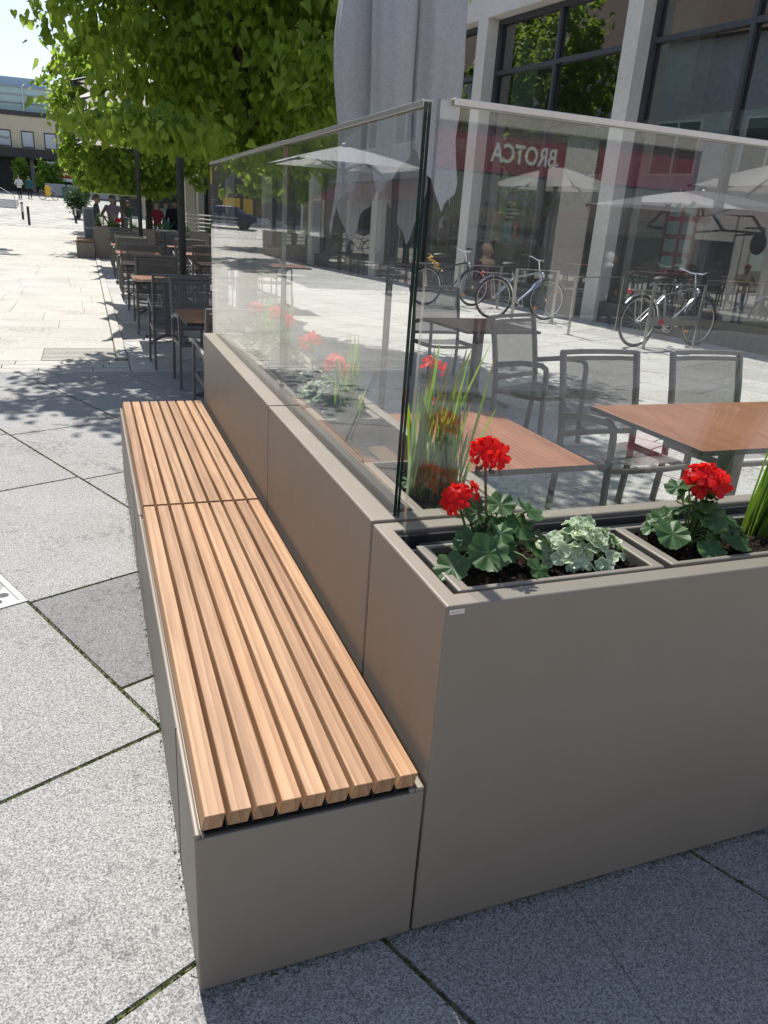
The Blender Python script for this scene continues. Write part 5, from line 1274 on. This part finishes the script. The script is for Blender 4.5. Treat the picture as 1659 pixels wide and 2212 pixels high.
for i, (xa, xb_) in enumerate([(-5.2,-2.0),(-1.6,1.6),(2.4,6)]):
    m = MB(); m.box((xa,1.5,0), (xb_,1.54,2.9)); build('shop_glass', m, plain('shop_glass_dark', (.05,.07,.07), .08, 0, .2), fb)
rg = MB(); 
for z in (7.2, 7.9, 8.6, 9.25): rg.tube([(-14,.9,z),(3.6,.9,z)], .035, 6)
for i in range(9): rg.tube([(-14+2.2*i,.9,7.15),(-14+2.2*i,.9,9.25),(-14+2.2*i,2.6,9.75)], .05, 6)
build('roof_storey_frame', rg, M_STEEL, fb)
m = MB(); m.box((-14,1.0,7.15), (3.6,1.02,9.25)); build('roof_storey_glass', m, plain('pale_green_glass', (.42,.55,.53), .12, 0, .12, .4), fb)
m = MB(); m.box((-14,1.1,9.27), (3.6,6,9.4)); m.box((-16,3,9.41), (1.2,8,10.3)); build('roof_plant_room', m, plain('pale_blue_cladding', (.35,.43,.50), .6, 0, .06), fb)
bn = thing('food_banner', 'wide white banner with a burger photo on the far building front', 'banner', (.1, 83.8, gz(0,83.8)), R(-6)); m = MB(); m.box((-3.6,0,1.35), (4.2,.05,3.0)); build('sheet', m, M_WHITE, bn)
m = MB(); q = random.Random(4)
def layer(z, th, w, tone): m.ball((-1.3, -.03, z), 1.0, 10, tone, (w, .05, th))
for z, th, w, mat_ in ((2.62,.20,1.25,plain('bun_brown',(.45,.22,.10),.6,0,.2,5)),(2.30,.13,1.3,plain('patty_red',(.30,.04,.04),.6,0,.4,5)),(2.05,.13,1.28,plain('sauce_pale',(.70,.55,.45),.6,0,.2,5)),(1.80,.16,1.3,plain('patty_red',(.30,.04,.04),.6,0,.4,5))):
    m = MB(); m.ball((-1.3,-.015,z), 1.0, 12, .5, (w,.03,th)); build('burger_print', m, mat_, bn, True)
lf = thing('barrier_fence', 'grey panel barrier under the burger banner', 'barrier', (.3, 82.5, gz(0,82.5)), R(-6))
for i in range(4): m = MB(); m.box((-3.6+1.95*i,0,.12), (-1.8+1.95*i,.05,1.15)); build('panel', m, plain('barrier_grey', (.35,.36,.38), .5, .3, .05), lf)
m = MB(); m.box((-3.7,-.02,0), (4.3,.0,.10)); build('foot_rail', m, M_DARKSTEEL, lf)
for i, (x, y, s_) in enumerate([(-3.4, 83.6, 1), (-2.2, 84.0, .9), (-5.4, 84.5, .8)]):
    tree('slender young tree before the far shop glass, %s' % ['left of the burger banner', 'touching the burger banner', 'behind the walkers'][i], (x, y, gz(x, y)), .7, .05, (0,0,1.9), (.6,.6,1.1), 900, .22, 30+i, M_LEAF2, False, 'young trees at the far building', limbs=6)
# dark shop fronts closing the view behind the trees
dk = thing('shop_building', 'dark glass shop building behind the trees at the far end of the terrace', 'building', (11.5, 62, 0), R(-14))
m = MB(); m.box((-9,0,0), (12,8,7)); build('wall', m, M_PALEWALL, dk); m = MB(); m.box((-8.9,-.3,0), (12,-.02,3.1)); build('shop_front', m, plain('shop_dark', (.03,.032,.035), .2, 0, .3), dk); m = MB(); m.box((-8.9,-.5,3.1), (12,-.03,3.9)); build('fascia', m, M_DARKFASC, dk)

# ------------------------------------------------------------------ what the glass mirrors: left side of the square
lb_ = thing('brick_building', 'grey brick building with slate roof on the left side, mirrored in the windows', 'building', (-10.5, 30, 0), 0)
m = MB(); m.box((-9,-34,3.2), (0,16,9.8)); build('brick_wall', m, M_BRICKGR, lb_)
m = MB(); m.add([(.5,-34.5,9.8),(.5,16.5,9.8),(-4.5,16.5,14.5),(-4.5,-34.5,14.5),(-9.5,-34.5,9.8),(-9.5,16.5,9.8)], [(0,1,2,3),(3,2,5,4),(1,5,2),(0,3,4),(0,4,5,1)]); build('roof', m, M_ROOF, lb_)
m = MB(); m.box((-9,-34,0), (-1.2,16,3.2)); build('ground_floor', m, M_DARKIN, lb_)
for i in range(12):
    y = -33+4.4*i; m = MB(); m.box((-.45,y,0), (-.002,y+.5,3.198)); build('column', m, M_STONE, lb_)
    f_ = MB(); f_.box((-.05,y+1.0,4.4), (.05,y+3.4,4.5)); f_.box((-.05,y+1.0,6.6), (.05,y+3.4,6.7)); f_.box((-.05,y+1.0,4.5005), (.05,y+1.1,6.5995)); f_.box((-.05,y+3.3,4.5005), (.05,y+3.4,6.5995)); f_.box((-.045,y+2.15,4.5005), (.045,y+2.25,6.5995)); w = build('window', f_, M_WHITE, lb_)
    g_ = MB(); g_.add([(.01,y+1.1,4.5),(.01,y+3.3,4.5),(.01,y+3.3,6.6),(.01,y+1.1,6.6)], [(0,1,2,3)]); build('pane', g_, plain('house_pane', (.05,.07,.07), .08, 0, .2), w)
m = MB(); m.box((-1.19,-34,2.45), (.12,16,3.1)); build('maroon_fascia', m, M_MAROON, lb_)
dw = thing('dark_brick_house', 'dark brick house at the far left of the square, mirrored in the long glass', 'building', (-10, 66, gz(0,66)), R(12)); m = MB(); m.box((-14,0,-.5), (2.2,7,9)); build('wall', m, M_BRICKDK, dw); m = MB(); m.box((-14.2,-.3,9), (2.5,7.3,9.5)); build('roof_edge', m, M_DARKFASC, dw)
ys = thing('post_sign', 'yellow post sign on the dark brick house, mirrored in the long glass', 'sign', (-7.8, 65.3, gz(0,65.3)+2.6), R(12)); m = MB(); m.box((-.45,0,0), (.45,.08,1.25)); build('panel', m, M_YELLOW, ys); m = MB(); m.ball((0,-.01,.75), .2, 8, .5, (1.2,.1,.8)); build('horn_mark', m, M_BLACK, ys)
for i, (x, w_) in enumerate(((-9.6, 1.3), (-10.9, .75))):
    m = MB(); m.box((-w_/2,-.3,0), (w_/2,.3,1.75)); o = build('post_box', m, M_YELLOW, None, bevel=.06, loc=(x, 64.2, gz(0,64.2)), rotz=R(12)); tag(o, ['wide yellow post box, mirrored in the long glass', 'narrow yellow post box, mirrored in the long glass'][i], 'post box', 'yellow post boxes')
# blue car by the post boxes
cr_ = thing('parked_car', 'dark blue car by the yellow post boxes, mirrored in the long glass', 'car', (-7.9, 57.0, gz(0,57)), R(200))
m = MB(); prof = [(-2.1,.35),(-2.15,.75),(-1.7,.95),(-1.1,1.02),(-.5,1.45),(.7,1.47),(1.5,1.05),(2.05,.95),(2.15,.6),(2.1,.35)]
vs = [(x, -.85*(1 if z < 1.1 else .82), z) for x, z in prof]+[(x, .85*(1 if z < 1.1 else .82), z) for x, z in prof]; n = len(prof)
m.add(vs, [tuple(range(n)), tuple(range(2*n-1, n-1, -1))]+[(i, n+i, n+(i+1) % n, (i+1) % n) for i in range(n)]); build('body', m, plain('car_blue', (.02,.035,.09), .2, .3, .05), cr_, bevel=.06)
for x in (-1.35, 1.35):
    for s_ in (-.80, .80): m = MB(); m.torus((x, s_, .33), .25, .09, 20, 8); m.tube([(x,s_-.06,.33),(x,s_+.06,.33)], .18, 14); build('wheel', m, M_BLACK, cr_, True)
m = MB()
for s_ in (-1, 1): m.add([(-.95,s_*.80,1.06),(1.25,s_*.80,1.08),(.62,s_*.712,1.40),(-.42,s_*.712,1.39)], [(0,1,2,3)])
build('side_windows', m, plain('car_glass', (.02,.025,.03), .05, 0, .1), cr_)
M_WHITECLOTH = m_fabric('white_canopy_cloth', (.84,.84,.84), 300, 0, .35)
GW = 'white parasols across the square'
pw = parasol('white parasol over the opposite terrace, mirrored in the long glass', (-5.35, 21.5, 0), 1.75, 1.75, 2.92, 3.42, 1, 1, M_WHITECLOTH, .06, .06, GW, plain('green_pole', (.02,.06,.035), .4, 0, .1))
pb = parasol('white parasol behind the camera before the bakery, mirrored in the front glass', (14.2, -12.9, gz(0,-12.9)), 1.95, 1.95, 2.90, 3.36, 1, 1, M_WHITECLOTH, .04, .04, GW, M_STEEL)
for i, (x, y, f) in enumerate([(-5.1,19.6,0),(-5.2,21.6,180),(-6.4,19.4,0),(-6.3,22.0,180),(-5.2,23.6,0),(-5.4,17.4,90)]): chair(x, y, f, 'grey mesh armchair on the opposite terrace, %s' % ['front left of the first table', 'back left of the first table', 'front right of the first table', 'back right of the first table', 'beyond the first table', 'before the first table'][i])
table(-5.4, 20.6, 'first table on the opposite terrace, under the white parasol'); table(-5.6, 24.6, 'second table on the opposite terrace, past the parasol pole')
op = thing('metal_planter', 'taupe planter with glass top on the opposite terrace, mirrored in the long glass', 'planter', (-6.2, 25.3, 0), R(-3)); m = MB(); m.box((0,0,.01), (.5,6.8,.95)); build('body', m, M_TAUPE, op, bevel=.006)
m = MB(); m.add([(.25,0,.96),(.25,6.8,.96),(.25,6.8,1.9),(.25,0,1.9)], [(0,1,2,3)]); build('pane', m, M_GLASS, op)
# bakery and pale house behind the camera
ZB = gz(0, -17.2)
bk = thing('bakery_building', 'bakery with maroon sign band behind the camera, mirrored in the front glass', 'building', (0, -17.2, ZB), 0)
m = MB(); m.box((-8,-8,5.55), (17.6,.0,10)); build('upper_wall', m, M_PALEWALL, bk)
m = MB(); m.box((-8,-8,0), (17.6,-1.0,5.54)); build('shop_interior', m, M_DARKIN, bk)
m = MB(); m.box((-8,-.5,3.85), (12.9,.05,4.92)); m.box((14.02,-.5,3.85), (17.55,.05,4.92)); build('sign_band', m, M_MAROON, bk)
m = MB(); m.box((-8,-.3,4.95), (17.6,.22,5.50)); build('cornice', m, plain('cream_stone', (.62,.58,.48), .7, 0, .06), bk, bevel=.05)
for x in (-6.5, -1.6, 4.4, 12.93):
    m = MB(); m.box((x,-.6,0), (x+1.06,.02,4.94)); build('pier', m, M_STONE, bk)
for xa, xb_ in ((-5.4,-1.7),(-.5,4.3),(5.5,12.9),(14.02,17.55)):
    m = MB(); m.add([(xa,-.45,.3),(xb_,-.45,.3),(xb_,-.45,3.84),(xa,-.45,3.84)], [(3,2,1,0)]); build('shop_window', m, M_WINDOW, bk)
BT = lambda x, z: Matrix.Translation((x, .055, z)) @ Matrix.Rotation(R(180), 4, 'Z') @ XZ
text_obj('sign_lettering', 'BROTCA', .66, M_WHITE, bk, BT(12.62, 4.12), .02, .014, sx=.80)
ph = thing('pale_house', 'pale house with glass door canopy behind the camera, mirrored in the front glass', 'building', (17.65, -17.2, ZB), 0)
m = MB(); m.box((0,-8,0), (18,.1,10)); build('wall', m, M_PALEWALL, ph)
m = MB(); m.box((.35,.07,0), (2.0,.12,2.5)); build('door', m, plain('door_dark', (.035,.035,.04), .3, 0, .2), ph)
cn = MB()
for x in (.3, 1.95): cn.bar([(x,.1,3.75),(x,1.3,2.8)], .07, .07); cn.bar([(x,.1,2.7),(x,1.3,2.8)], .05, .05)
cn.bar([(.3,1.3,2.8),(1.95,1.3,2.8)], .07, .07); cn.bar([(.3,.7,3.28),(1.95,.7,3.28)], .06, .06); build('door_canopy', cn, M_DARKSTEEL, ph)
m = MB(); m.box((2.7,.1,1.0), (3.4,.14,2.3)); build('notice_case', m, M_ALU, ph); m = MB(); m.box((2.75,.141,1.65), (3.35,.15,2.25)); build('notice_sheet', m, M_PMINT, ph)
m = MB(); m.tube([(2.35,.05,2.95),(2.35,.9,2.95)], .03, 8); m.ball((2.35,.75,2.5), .34, 12, .5, (.12,1,1)); build('hanging_sign', m, M_FRAME, ph, True)
# metal drain cover at the left edge
M_STEEL2 = plain('worn_cover_metal', (.36,.36,.355), .6, .3, .15, 12)
mh = thing('access_cover', 'metal framed access cover in the slabs at the left edge', 'cover', (-.335, 3.118, .0), R(24.5))
m = MB(); m.box((-.62,0,.004), (0,.028,.010)); m.box((-.028,.0285,.004), (0,.62,.010)); build('frame', m, M_STEEL2, mh, bevel=.001)
m = MB(); m.add([(-.030,.030,.0085),(-.030,.19,.0085),(-.19,.030,.0085)], [(0,1,2)]); build('corner_plate', m, M_STEEL2, mh)
m = MB()
for a, b2 in ((-.105,.062),(-.062,.108)): m.lathe([(0,0),(.022,0)], 12, (a, b2, .0088))
build('lifting_holes', m, M_GASKET, mh)
